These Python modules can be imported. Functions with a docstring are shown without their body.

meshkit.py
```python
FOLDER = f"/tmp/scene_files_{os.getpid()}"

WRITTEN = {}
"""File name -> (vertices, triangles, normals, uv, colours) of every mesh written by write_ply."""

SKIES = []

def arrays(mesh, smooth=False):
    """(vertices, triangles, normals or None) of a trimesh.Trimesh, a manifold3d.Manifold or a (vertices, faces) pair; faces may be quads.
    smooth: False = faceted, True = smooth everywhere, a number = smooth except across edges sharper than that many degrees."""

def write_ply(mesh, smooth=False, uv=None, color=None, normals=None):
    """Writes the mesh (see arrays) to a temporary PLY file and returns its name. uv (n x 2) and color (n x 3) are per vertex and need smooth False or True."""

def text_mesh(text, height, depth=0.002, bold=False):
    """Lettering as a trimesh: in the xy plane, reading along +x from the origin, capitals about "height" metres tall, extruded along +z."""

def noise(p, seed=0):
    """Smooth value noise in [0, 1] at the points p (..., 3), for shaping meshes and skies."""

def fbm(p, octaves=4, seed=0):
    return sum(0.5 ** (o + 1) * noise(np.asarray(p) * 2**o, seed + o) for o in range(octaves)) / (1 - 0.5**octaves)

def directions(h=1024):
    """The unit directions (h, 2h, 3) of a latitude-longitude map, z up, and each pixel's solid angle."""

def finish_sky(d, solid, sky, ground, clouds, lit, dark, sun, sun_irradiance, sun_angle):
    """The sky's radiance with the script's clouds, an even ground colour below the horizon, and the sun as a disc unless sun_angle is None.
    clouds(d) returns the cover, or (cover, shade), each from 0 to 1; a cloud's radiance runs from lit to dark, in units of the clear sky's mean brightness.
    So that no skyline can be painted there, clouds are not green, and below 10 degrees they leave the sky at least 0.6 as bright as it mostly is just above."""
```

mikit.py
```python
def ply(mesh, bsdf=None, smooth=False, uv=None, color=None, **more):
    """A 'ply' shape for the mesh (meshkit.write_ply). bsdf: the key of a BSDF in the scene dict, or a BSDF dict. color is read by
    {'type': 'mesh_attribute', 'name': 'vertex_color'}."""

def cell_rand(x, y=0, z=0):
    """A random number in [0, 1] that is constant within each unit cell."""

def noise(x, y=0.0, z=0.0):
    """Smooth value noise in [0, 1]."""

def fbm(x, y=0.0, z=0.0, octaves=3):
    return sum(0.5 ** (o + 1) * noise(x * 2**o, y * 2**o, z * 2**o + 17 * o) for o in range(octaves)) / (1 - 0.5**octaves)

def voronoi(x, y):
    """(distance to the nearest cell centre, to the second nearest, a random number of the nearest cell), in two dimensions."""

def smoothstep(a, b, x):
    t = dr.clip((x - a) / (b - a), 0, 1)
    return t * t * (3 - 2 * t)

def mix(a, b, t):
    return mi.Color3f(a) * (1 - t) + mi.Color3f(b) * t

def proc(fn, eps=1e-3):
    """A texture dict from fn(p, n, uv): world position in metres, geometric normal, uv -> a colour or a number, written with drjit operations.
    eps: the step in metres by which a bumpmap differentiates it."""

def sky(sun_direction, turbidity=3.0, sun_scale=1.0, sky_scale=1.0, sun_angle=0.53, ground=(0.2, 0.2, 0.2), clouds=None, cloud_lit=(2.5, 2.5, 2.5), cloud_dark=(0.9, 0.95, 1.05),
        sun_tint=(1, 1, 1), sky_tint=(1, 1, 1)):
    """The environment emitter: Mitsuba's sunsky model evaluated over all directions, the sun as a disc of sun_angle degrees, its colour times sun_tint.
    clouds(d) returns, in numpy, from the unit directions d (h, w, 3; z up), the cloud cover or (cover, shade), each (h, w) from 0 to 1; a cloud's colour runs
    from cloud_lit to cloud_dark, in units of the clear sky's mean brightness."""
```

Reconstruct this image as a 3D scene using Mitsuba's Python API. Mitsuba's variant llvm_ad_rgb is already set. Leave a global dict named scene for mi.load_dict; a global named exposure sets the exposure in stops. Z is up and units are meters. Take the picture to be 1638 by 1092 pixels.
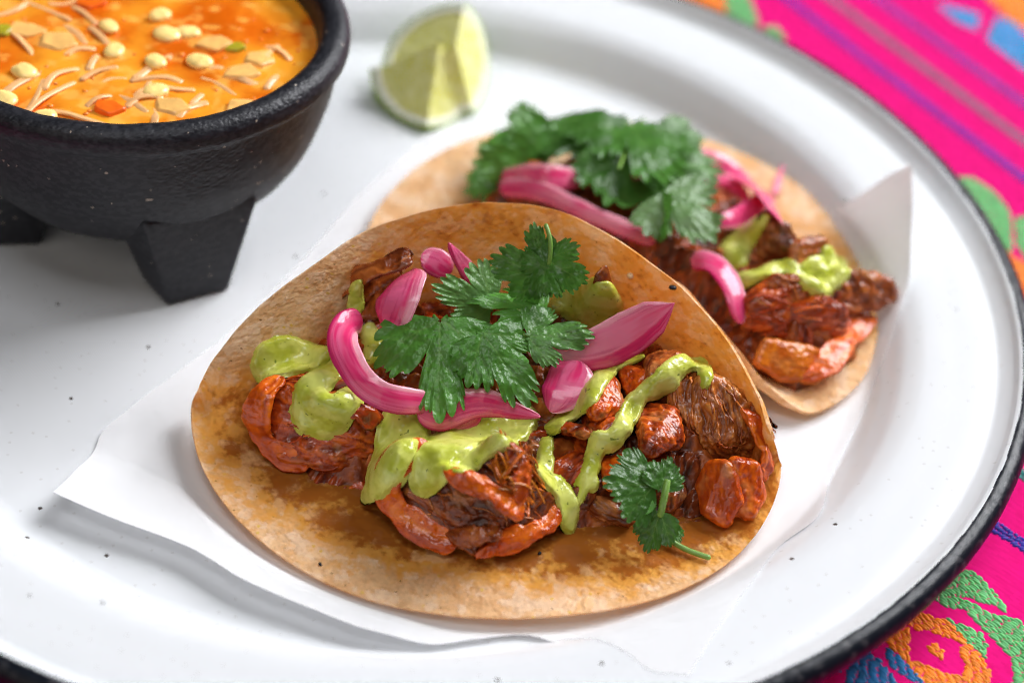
import math, random
import numpy as np, trimesh, manifold3d as m3
import mitsuba as mi, drjit as dr
import mikit, meshkit
from mikit import proc, noise, fbm, voronoi, smoothstep, mix, cell_rand
from scipy.interpolate import PchipInterpolator, CubicSpline
from scipy.spatial import cKDTree

T = mi.ScalarTransform4f
scene, labels = {}, {}
S = 0.001            # everything below is laid out in millimetres

# ------------------------------------------------------------------ camera, light, exposure
TH, RO = math.radians(39.667), math.radians(-6.269)
EYE = np.array([29.19, -360.09, 291.96])
FW = np.array([0, math.cos(TH), -math.sin(TH)])
UP = np.array([math.sin(RO), math.cos(RO) * math.sin(TH), math.cos(RO) * math.cos(TH)])
scene['camera'] = {'type': 'thinlens', 'fov': 2 * math.degrees(math.atan(819 / 3000)), 'fov_axis': 'x',
                   'aperture_radius': 0.0050, 'focus_distance': 0.404, 'near_clip': 0.02, 'far_clip': 20.0,
                   'to_world': T().look_at(origin=(EYE * S).tolist(), target=((EYE + FW * 400) * S).tolist(), up=UP.tolist())}

def soft_light(key, az, el, dist, w, h, rgb):
    az, el = math.radians(az), math.radians(el)
    d = np.array([math.cos(el) * math.cos(az), math.cos(el) * math.sin(az), math.sin(el)])
    scene[key] = {'type': 'rectangle', 'to_world': T().look_at(origin=(d * dist).tolist(), target=[0.02, -0.02, 0.0], up=[0, 0, 1]) @ T().scale([w / 2, h / 2, 1]),
                  'emitter': {'type': 'area', 'radiance': {'type': 'rgb', 'value': list(rgb)}}}
    labels[key] = {'kind': 'structure', 'label': 'soft light from out of view: back window, skylight or added front fill'}

soft_light('window_light_back', 42, 40, 1.45, 1.0, 0.75, [16.8, 17.0, 17.5])
soft_light('front_fill_light', 245, 36, 2.4, 2.2, 1.6, [1.05, 0.97, 0.88])  # added warm fill lamp that lifts the shaded fronts, not a window
soft_light('skylight', 258, 76, 1.8, 0.9, 0.7, [4.8, 4.85, 5.0])
exposure = -0.08

# ------------------------------------------------------------------ helpers
def rgb(*c): return {'type': 'rgb', 'value': list(c)}
VC = {'type': 'mesh_attribute', 'name': 'vertex_color'}

def numbered(name):
    if not any(k == name or k.startswith(name + '__') for k in scene): return name
    i = 1
    while any(k == f'{name}_{i:03d}' or k.startswith(f'{name}_{i:03d}__') for k in scene): i += 1
    return f'{name}_{i:03d}'

def part_key(parent, name):
    k, i = f'{parent}__{name}', 0
    while k in scene:
        i += 1; k = f'{parent}__{name}_{i:03d}'
    return k

def put(key, mesh, bsdf, smooth=True, uv=None, color=None, **more):
    if isinstance(mesh, trimesh.Trimesh): v, f = np.array(mesh.vertices), np.array(mesh.faces)
    else: v, f = mesh
    scene[key] = mikit.ply((np.asarray(v) * S, np.asarray(f)), bsdf, smooth=smooth, uv=uv, color=color, **more)
    return key

def tag(key, label, cat=None, group=None, kind=None):
    d = {'label': label}
    if cat: d['category'] = cat
    if group: d['group'] = group
    if kind: d['kind'] = kind
    labels[key] = d
    return key

def quads(nu, nv, wrap=False):
    i, j = np.meshgrid(np.arange(nu - 1), np.arange(nv if wrap else nv - 1), indexing='ij')
    j2 = (j + 1) % nv
    return np.stack([i * nv + j, i * nv + j2, (i + 1) * nv + j2, (i + 1) * nv + j], -1).reshape(-1, 4)

def tri(q): return np.vstack([q[:, [0, 1, 2]], q[:, [0, 2, 3]]])

def lathe(profile, n=160, center=(0, 0)):
    p = np.asarray(profile, float); a = np.arange(n) * 2 * np.pi / n
    v = np.stack([center[0] + p[:, :1] * np.cos(a), center[1] + p[:, :1] * np.sin(a), np.repeat(p[:, 1:2], n, 1)], -1).reshape(-1, 3)
    f = tri(quads(len(p), n, True))
    return v, f if trimesh.Trimesh(v, f, process=False).volume > 0 else f[:, ::-1]

def curve(pts, n, closed=False):
    p = np.asarray(pts, float)
    t = np.r_[0, np.cumsum(np.linalg.norm(np.diff(p[:, :3], axis=0), axis=1) ** 0.6 + 1e-6)]
    return CubicSpline(t / t[-1], p, bc_type='natural')(np.linspace(0, 1, n))

def smooth01(x, a, b):
    t = np.clip((x - a) / (b - a), 0, 1)
    return t * t * (3 - 2 * t)

def fnoise(p, scale, octaves=4, seed=0):
    return meshkit.fbm(np.asarray(p) * scale, octaves, seed) - 0.5

def vnormals(v, f):
    n = np.zeros_like(v); fn = np.cross(v[f[:, 1]] - v[f[:, 0]], v[f[:, 2]] - v[f[:, 0]])
    for k in range(3): np.add.at(n, f[:, k], fn)
    return n / (np.linalg.norm(n, axis=1, keepdims=True) + 1e-12)

# ------------------------------------------------------------------ materials (colour, grain, gloss)
def mm(p): return p.x * 1000, p.y * 1000, p.z * 1000

def enamel_col(p, n, uv):
    x, y, z = mm(p)
    d, _, r = voronoi(x * 0.22 + 3, y * 0.22)
    spot = smoothstep(0.10, 0.05, d) * smoothstep(0.55, 0.7, r)
    d2, _, r2 = voronoi(x * 0.09, y * 0.09 + 7)
    spot2 = smoothstep(0.055, 0.03, d2) * smoothstep(0.86, 0.9, r2)
    return mix(mix([0.655, 0.668, 0.685], [0.30, 0.27, 0.24], spot * 0.22), [0.07, 0.06, 0.055], spot2)
scene['enamel_white'] = {'type': 'principled', 'base_color': proc(enamel_col), 'roughness': 0.2, 'specular': 0.22, 'clearcoat': 0.25, 'clearcoat_gloss': 0.96}

def rim_col(p, n, uv):
    x, y, z = mm(p)
    w = smoothstep(0.58, 0.72, fbm(x * 0.55, y * 0.55, z * 0.55))
    return mix([0.006, 0.008, 0.013], [0.035, 0.035, 0.04], w)
def rim_rough(p, n, uv):
    x, y, z = mm(p)
    return 0.30 + 0.15 * smoothstep(0.5, 0.75, fbm(x * 0.8, y * 0.8, z * 0.8))
scene['enamel_black'] = {'type': 'bumpmap', 'arbitrary': proc(lambda p, n, uv: fbm(p.x * 500, p.y * 500, p.z * 500), 3e-4), 'scale': 0.00012,
                         'bsdf': {'type': 'principled', 'base_color': proc(rim_col), 'roughness': proc(rim_rough), 'specular': 0.14, 'clearcoat': 0.22, 'clearcoat_gloss': 0.97}}

def stone_col(p, n, uv):
    x, y, z = mm(p)
    g = fbm(x * 0.9, y * 0.9, z * 0.9)
    chip = smoothstep(0.855, 0.88, noise(x * 0.9 + 11, y * 0.9, z * 0.9)) * smoothstep(0.6, 0.7, noise(x * 0.22, y * 0.22 + 4, z * 0.22))
    c = mix([0.007, 0.0075, 0.011], [0.019, 0.019, 0.024], smoothstep(0.35, 0.7, g))
    return mix(c, [0.30, 0.25, 0.20], chip)
def stone_bump(p, n, uv):
    x, y, z = mm(p)
    return fbm(x * 1.5, y * 1.5, z * 1.5, 4) + 0.5 * fbm(x * 0.3, y * 0.3, z * 0.3)
scene['bowl_black'] = {'type': 'bumpmap', 'arbitrary': proc(stone_bump, 2e-4), 'scale': 0.0003,
                       'bsdf': {'type': 'principled', 'base_color': proc(stone_col), 'roughness': 0.48, 'specular': 0.32}}

scene['paper_white'] = {'type': 'twosided', 'bsdf': {'type': 'principledthin', 'base_color': rgb(0.84, 0.84, 0.85), 'roughness': 0.55, 'diff_trans': 0.5, 'spec_trans': 0.0, 'eta': 1.4}}
scene['paper_white'] = scene['paper_white']['bsdf']

def tort_col(p, n, uv):
    x, y, z = mm(p)
    base = mix([0.79, 0.52, 0.275], [0.87, 0.64, 0.385], smoothstep(0.3, 0.7, fbm(x * 0.12, y * 0.12, z * 0.12)))
    base = mix(base, [0.66, 0.40, 0.19], 0.6 * smoothstep(0.45, 0.68, fbm(x * 0.7 + 9, y * 0.7, z * 0.7, 4)))
    bl = smoothstep(0.50, 0.60, fbm(x * 0.36 + 30, y * 0.36, z * 0.36, 5))
    base = mix(base, [0.88, 0.69, 0.49], bl * 0.75)                       # pale blisters
    base = base * (0.90 + 0.46 * fbm(x * 1.7, y * 1.7, z * 1.7, 3))        # masa grain
    d, _, r = voronoi(x * 0.35, y * 0.35 + z * 0.35)
    base = mix(base, [0.86, 0.62, 0.16], smoothstep(0.16, 0.09, d) * smoothstep(0.86, 0.9, r))   # corn grains
    base = mix(base, [0.25, 0.11, 0.04], 0.8 * smoothstep(0.11, 0.06, d) * smoothstep(0.14, 0.08, r))
    # oil and chilli sauce soaked into the dough (uv.x: measured soak, broken up by grain)
    k = uv.x + 0.62 * (fbm(x * 0.17 + 5, y * 0.17, z * 0.17, 5) - 0.5) + 0.36 * (fbm(x * 0.8, y * 0.8, z * 0.8) - 0.5)
    soak = smoothstep(0.36, 0.74, k)
    deep = smoothstep(0.72, 0.96, k)
    oily = mix([0.86, 0.38, 0.040], [0.90, 0.48, 0.085], fbm(x * 0.4, y * 0.4, z * 0.4))
    base = mix(base, oily, soak * 0.88 * (1 - 0.3 * bl))
    return mix(base, [0.44, 0.125, 0.016], deep * 0.88)
def tort_rough(p, n, uv):
    x, y, z = mm(p)
    return 0.62 - 0.27 * smoothstep(0.45, 0.7, uv.x + 0.5 * (fbm(x * 0.13 + 5, y * 0.13, z * 0.13, 4) - 0.5))
def tort_bump(p, n, uv):
    x, y, z = mm(p)
    return 0.7 * fbm(x * 0.22, y * 0.22, z * 0.22, 4) + 0.2 * fbm(x * 2.6, y * 2.6, z * 2.6, 2) + 0.35 * fbm(x * 1.1, y * 1.1, z * 1.1, 3)
scene['tortilla_dough'] = {'type': 'bumpmap', 'arbitrary': proc(tort_bump, 2e-4), 'scale': 0.0014,
                           'bsdf': {'type': 'principledthin', 'base_color': proc(tort_col), 'roughness': proc(tort_rough), 'eta': 1.4, 'spec_trans': 0.0, 'diff_trans': 0.85}}

# ------------------------------------------------------------------ tablecloth
def cloth_z(x, y):
    p = np.stack([np.asarray(x, float), np.asarray(y, float), 0 * np.asarray(x, float)], -1)
    return 1.6 * fnoise(p, 0.02, 2, 5)
def cloth_col(p, n, uv):
    x, y, z = mm(p)
    a = x * 0.75 - y * 0.66
    b = x * 0.66 + y * 0.75
    t = fbm(a * 0.25, b * 1.9)
    f = cell_rand(dr.floor(b / 0.62), dr.floor(a / 2.3 + 0.5 * dr.floor(b / 0.62)))
    return mix([0.62, 0.0012, 0.135], [0.76, 0.005, 0.205], 0.5 * t + 0.5 * f)
def cloth_bump(p, n, uv):
    x, y, z = mm(p)
    a = x * 0.75 - y * 0.66
    b = x * 0.66 + y * 0.75
    row = dr.floor(b / 0.62)
    return dr.abs(dr.sin(b / 0.62 * math.pi)) * (0.6 + 0.4 * dr.abs(dr.sin(a / 1.15 * math.pi + row * 1.57))) + 0.5 * fbm(a * 2, b * 2)
scene['cloth_pink'] = {'type': 'bumpmap', 'arbitrary': proc(cloth_bump, 1e-4), 'scale': 0.00022,
                       'bsdf': {'type': 'principled', 'base_color': proc(cloth_col), 'roughness': 0.85, 'specular': 0.1, 'sheen': 0.15, 'sheen_tint': 1.0}}
gx, gy = np.meshgrid(np.linspace(-330, 420, 200), np.linspace(-300, 520, 200), indexing='ij')
put('tablecloth__fabric', (np.stack([gx, gy, cloth_z(gx, gy)], -1).reshape(-1, 3), tri(quads(200, 200))[:, ::-1]), 'cloth_pink')
tag('tablecloth', 'bright pink woven tablecloth with embroidered bands under the white enamel plate', 'tablecloth')

# ------------------------------------------------------------------ plate
PLATE = PchipInterpolator([0, 100, 111, 115, 119, 123.5, 128, 135, 141.5, 144, 145.5, 148],
                          [4.0, 4.0, 4.05, 5.0, 9.0, 13.0, 14.8, 15.6, 16.2, 16.3, 17.0, 18.9])
def plate_z(x, y): return PLATE(np.minimum(np.hypot(x, y), 148))
rr = np.r_[np.linspace(0.01, 108, 30), np.linspace(109, 148, 90)]
top = np.stack([rr, PLATE(rr)], -1)
ang = np.radians(np.linspace(118, 20, 10))
roll_c, roll_r = np.array([150.0, 17.2]), 2.9
lip = roll_c + roll_r * np.stack([np.cos(ang), np.sin(ang)], -1)
under = np.stack([rr[::-1], PLATE(rr[::-1]) - 1.1], -1)
lipa = np.radians(np.linspace(126, 103, 8)); lipw = roll_c + (roll_r + 0.14) * np.stack([np.cos(lipa), np.sin(lipa)], -1)
body = np.vstack([top[:-1], lipw, [[149.0, 17.0]], under])
put('enamel_plate__dish', lathe(body, 360), 'enamel_white')
a2 = np.radians(np.linspace(106, -190, 50))
rim = roll_c + (roll_r + 0.16) * np.stack([np.cos(a2), np.sin(a2)], -1)
v, f = lathe(np.vstack([rim, rim[:1]]), 480)
v[:, 2] += 0.3 * fnoise(v, 0.03, 2, 2)
rn = v - np.c_[v[:, :2] / np.linalg.norm(v[:, :2], axis=1, keepdims=True) * 150, np.full(len(v), 17.2)]
v += rn * (0.05 * fnoise(v, 0.25, 3, 3))[:, None]
put('enamel_plate__rim', (v, f), 'enamel_black')
tag('enamel_plate', 'large round white enamel plate with a dark rolled rim', 'plate')
labels['enamel_plate__rim'] = {'label': 'worn glossy blue-black rolled rim of the plate'}

# ------------------------------------------------------------------ paper
def paper():
    n = 190
    bottom = [(-62.7, -85.1, 10), (-50.4, -89.7, 9.5), (-32.4, -95.3, 9), (-18, -103.3, 9), (-4.6, -108, 8.5), (8.4, -111.6, 8), (18.6, -112.1, 6.5), (28.3, -109, 6), (38.2, -106.2, 6), (48.4, -110.3, 7), (57, -115.8, 10), (63.9, -121.2, 14.5), (69.9, -121.4, 14.7)]
    right = [(69.9, -121.4, 14.7), (73, -114, 13.5), (83.9, -91.6, 8), (90.8, -76.5, 5.5), (98.7, -68.4, 5.5), (104.1, -48.5, 4.8), (112.7, -26.6, 5.5), (122.3, 3.4, 13), (125.4, 16.4, 17), (125.7, 30.7, 24), (124.5, 39.7, 32)]
    left = [(-62.7, -85.1, 10), (-60.5, -75.8, 7.5), (-58.7, -64.7, 4.8), (-58.8, -62.3, 4.8), (-54.2, -50.9, 4.6), (-45.9, -36.5, 4.6), (-37.2, -21.2, 4.6), (-25.4, 7.9, 4.6), (-12.7, 43, 4.6), (2.5, 73.1, 4.6)]
    upper = [(2.5, 73.1, 4.6), (19.7, 74.9, 4.6), (54.5, 74, 4.6), (89, 68.5, 4.6), (108.4, 49.9, 14), (117.7, 45, 23), (124.5, 39.7, 32)]
    def even(c, m=n):
        c = np.array(c, float); L = np.r_[0, np.cumsum(np.linalg.norm(np.diff(c, axis=0), axis=1))]
        q = PchipInterpolator(L / L[-1], c)(np.linspace(0, 1, m)); return q
    Bt, Rt, Lt, Ut = map(even, (bottom, right, left, upper))
    u = np.linspace(0, 1, n)[:, None, None]; w = np.linspace(0, 1, n)[None, :, None]
    P = (1 - w) * Bt[:, None] + w * Ut[:, None] + (1 - u) * Lt[None] + u * Rt[None] - ((1 - u) * (1 - w) * Bt[0] + u * (1 - w) * Bt[-1] + (1 - u) * w * Ut[0] + u * w * Ut[-1])
    x, y = P[..., 0], P[..., 1]
    e = np.minimum(np.hypot((x - 26) / 66, (y + 48) / 56), np.hypot((x - 54.5) / 66, (y - 12) / 71))
    away = smooth01(e, 0.98, 1.10)
    low = plate_z(x, y) + 0.35
    edge_ = np.minimum(1, np.broadcast_to(w[..., 0], x.shape) / 0.12)
    z = low - 0.2 + away * np.maximum(0, P[..., 2] - low) + away * 0.7 * edge_ * (0.5 + fnoise(np.stack([x, y, 0 * x], -1), 0.035, 3, 8))
    z = np.where((y < -60), np.minimum(z, low + away * 7), z)
    z = np.maximum(z, low - 0.22)
    v = np.stack([x, y, z], -1).reshape(-1, 3)
    return v, tri(quads(n, n))
put('paper_liner', paper(), 'paper_white')
tag('paper_liner', 'white deli paper sheet lying between the tacos and the plate', 'paper')

# ------------------------------------------------------------------ bowl with soup
BC = np.array([-68., 22.])
bowl = [(0.01, 13.6), (16, 13.8), (25, 15.5), (33, 21), (39.5, 29), (43.6, 38), (46, 47), (47.2, 53), (47.8, 55.2), (49.0, 56.0), (49.6, 57.5), (49.5, 59.4), (48.6, 61.0),
        (46.6, 61.9), (44.6, 61.6), (43.2, 60.4), (42.4, 58.3), (41.8, 54), (40, 46), (36.5, 38), (30, 29), (22, 22), (12, 19.5), (0.01, 19)]
bowl = [(r * 1.035, z) for r, z in bowl]
bt = np.r_[0, np.cumsum(np.linalg.norm(np.diff(np.array(bowl), axis=0), axis=1))]
prof = PchipInterpolator(bt, np.array(bowl))(np.linspace(0, bt[-1], 170))
v, f = lathe(prof, 300, BC)
v += (vnormals(v, f)) * (0.7 * fnoise(v, 0.09, 4, 1))[:, None]
put('salsa_bowl__body', (v, f), 'bowl_black')
def leg(a):
    d = np.array([math.cos(a), math.sin(a)]); s = np.array([-d[1], d[0]])
    pts = []
    for (r, w, z) in ((27, 8.5, 4.3), (37, 7.0, 4.3), (24, 13, 20), (40.5, 13.0, 31), (32, 15, 24)):
        for k in (-1, 1):
            c = BC + d * r + s * w * k
            pts.append([*c, z])
    P = np.array(pts)
    h = m3.Manifold.batch_hull([m3.Manifold.sphere(1.2, 16).translate(q + [0, 0, 1.0]) for q in P]).refine_to_length(1.6)
    me = h.to_mesh()
    t = trimesh.Trimesh(me.vert_properties[:, :3], me.tri_verts, process=True)
    trimesh.smoothing.filter_taubin(t, iterations=8)
    return t
for a in (-57, -160, 72):
    k = part_key('salsa_bowl', 'leg'); put(k, leg(math.radians(a)), 'bowl_black')
tag('salsa_bowl', 'black stone-look three-legged bowl filled with orange soup', 'bowl')

# ------------------------------------------------------------------ tortillas
def tortilla(xr, front, back, corner, seed, soakfn, name):
    """A folded tortilla: for each station across, a rounded L from the front edge over the crease to the back edge."""
    n = 120; th = np.linspace(0, 2 * np.pi, 420, endpoint=False); r = np.r_[0.002, np.linspace(0.02, 0.985, n), 0.995, 1.0]
    Rr, H = np.meshgrid(r, th, indexing='ij')
    wob = 1 + 0.008 * np.interp(H, np.linspace(0, 2 * np.pi, 40), np.r_[rng_w(seed, 39), rng_w(seed, 1)])
    a = np.clip(Rr * np.cos(H), -0.9995, 0.9995); b = Rr * np.sin(H)
    w = np.sqrt(1 - a * a); t = np.clip((b / w + 1) / 2, 0, 1)
    x = xr[0] + (xr[1] - xr[0]) * (a + 1) / 2
    fy, fz = front[0](a), front[1](a); by, bz = back[0](a), back[1](a)
    cy, cz, sh = corner(a, fy, fz, by, bz)
    # smooth path front -> corner -> back, arc-length like in t
    l1 = np.hypot(cy - fy, cz - fz); l2 = np.hypot(by - cy, bz - cz); tc = l1 / (l1 + l2 + 1e-9)
    rad = np.minimum(sh / (l1 + l2 + 1e-9), 0.9 * np.minimum(tc, 1 - tc) + 1e-6)
    s1 = np.clip(t / np.maximum(tc, 1e-6), 0, 1); s2 = np.clip((t - tc) / np.maximum(1 - tc, 1e-6), 0, 1)
    y = fy + (cy - fy) * s1 + (by - cy) * s2; z = fz + (cz - fz) * s1 + (bz - cz) * s2
    k = np.clip((t - (tc - rad)) / (2 * rad), 0, 1); inside = (t > tc - rad) & (t < tc + rad)
    A = (fy + (cy - fy) * (tc - rad) / np.maximum(tc, 1e-6), fz + (cz - fz) * (tc - rad) / np.maximum(tc, 1e-6))
    Cc = (cy + (by - cy) * rad / np.maximum(1 - tc, 1e-6), cz + (bz - cz) * rad / np.maximum(1 - tc, 1e-6))
    yb = A[0] * (1 - k) ** 2 + 2 * cy * k * (1 - k) + Cc[0] * k * k; zb = A[1] * (1 - k) ** 2 + 2 * cz * k * (1 - k) + Cc[1] * k * k
    y = np.where(inside, yb, y); z = np.where(inside, zb, z)
    v = np.stack([x, y, z], -1).reshape(-1, 3)
    m = len(th); f = tri(quads(len(r), m, True)); nrm = vnormals(v, f)
    if nrm[len(v) // 3, 2] < 0: nrm = -nrm; 
    amp = (0.9 * fnoise(v, 0.055, 3, seed) + 0.55 * fnoise(v, 0.2, 3, seed + 3))
    v = v + nrm * amp[:, None]
    rf = Rr.reshape(-1)
    th_ = 2.1 * np.sqrt(np.clip(1 - ((rf - 0.95) / 0.05).clip(0, 1) ** 2, 0, 1)) * (1 + 0.25 * fnoise(v, 0.3, 2, 9))
    top, bot = v + nrm * 0.0, v - nrm * th_[:, None]
    nv = len(v)
    ff = np.vstack([f, f[:, ::-1] + nv])
    vv = np.vstack([top, bot])
    # orient
    if np.cross(vv[f[:, 1]] - vv[f[:, 0]], vv[f[:, 2]] - vv[f[:, 0]])[:, 2].sum() < 0: ff = ff[:, ::-1]
    soak = soakfn(vv[:, 0], vv[:, 1], vv[:, 2], np.r_[t.ravel(), t.ravel()], np.r_[rf, rf]) 
    soak[nv:] *= 0.75
    put(name, (vv, ff), 'tortilla_dough', uv=np.stack([soak, np.r_[rf, rf]], -1))
    return v
def rng_w(seed, n): return np.random.default_rng(seed).normal(size=n)

fa = np.array([-1, -.92, -.82, -.73, -.64, -.53, -.45, -.35, -.25, -.15, -.06, .06, .17, .28, .39, .5, .57, .66, .75, .82, .88, .92, 1.0])
wy = np.array([-50, -51.6, -46.8, -41.2, -36.7, -29.4, -25.3, -22.2, -19.8, -17.9, -16.8, -16.2, -17.1, -19.7, -23.4, -27.7, -30.3, -34.8, -40, -45.9, -51.4, -57.4, -53.])
wz = np.array([10, 23.6, 30.9, 35.1, 38.5, 41.4, 43, 44.6, 45.8, 46.6, 46.9, 46.9, 46.5, 45.5, 44, 42, 40.4, 37.7, 34.2, 30.9, 27.1, 23.8, 10.])
f_front = (lambda a: -50 - 54.5 * np.sqrt(np.maximum(0, 1 - a * a)) , lambda a: 7.2 + 2.8 * np.abs(a) ** 6 + 0.9 * np.sin(a * 5))
f_back = (PchipInterpolator(fa, wy), PchipInterpolator(fa, wz))
def f_corner(a, fy, fz, by, bz):
    return by * 0.86 + fy * 0.14 + 1.5, 6.3 + 3.5 * np.abs(a) ** 5, 13 + 0 * a
def f_soak(x, y, z, t, r):
    d = np.hypot((x - 30) / 58, (y + 55) / 34)
    k = np.interp(d, [0, 0.9, 1.06, 1.24, 1.5], [1.1, 1.0, 0.84, 0.46, 0.14])
    up = np.clip((z - 14) / 10, 0, 1)
    return k * (1 - up) + up * (0.68 - 0.45 * np.clip((-x + 4) / 20, 0, 1))
FT = tortilla((-39.6, 91.8), f_front, f_back, f_corner, 11, f_soak, 'corn_tortilla')
tag('corn_tortilla', 'front corn tortilla folded open on the white paper, nearest the camera', 'tortilla')

# back tortilla: its front half stands up behind the front taco
ba = np.array([-1, -.8, -.6, -.4, -.2, 0, .15, .29, .43, .56, .67, .73, .83, .93, .977, 1.0])
bfy = np.array([18, 4, -3, -7, -12, -17, -23, -27, -28.4, -29.8, -31, -29.3, -23.4, -12, 1.5, 12])
bfz = np.array([8, 14, 20, 25, 29, 33, 35.5, 29.5, 20, 11.5, 8, 7, 7, 7.5, 8, 8.])
b_front = (PchipInterpolator(ba, bfy), PchipInterpolator(ba, bfz))
b_back = (lambda a: 12 + 70 * np.sqrt(np.maximum(0, 1 - a * a)), lambda a: 8.5 + 0 * a)
def b_corner(a, fy, fz, by, bz):
    return fy * 0.90 + by * 0.10 - 1.0, 6.4 + 2.2 * np.abs(a) ** 5, 12 + 0 * a
def b_soak(x, y, z, t, r):
    d = np.hypot((x - 62) / 56, (y - 14) / 36)
    k = np.interp(d, [0, 0.8, 1.0, 1.2, 1.5], [0.9, 0.8, 0.55, 0.34, 0.2])
    up = np.clip((z - 14) / 10, 0, 1)
    return k * (1 - up) + up * 0.45
BT = tortilla((-10.5, 119.5), b_front, b_back, b_corner, 23, b_soak, 'corn_tortilla_001')
tag('corn_tortilla_001', 'back corn tortilla folded up behind the front taco', 'tortilla')

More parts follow.
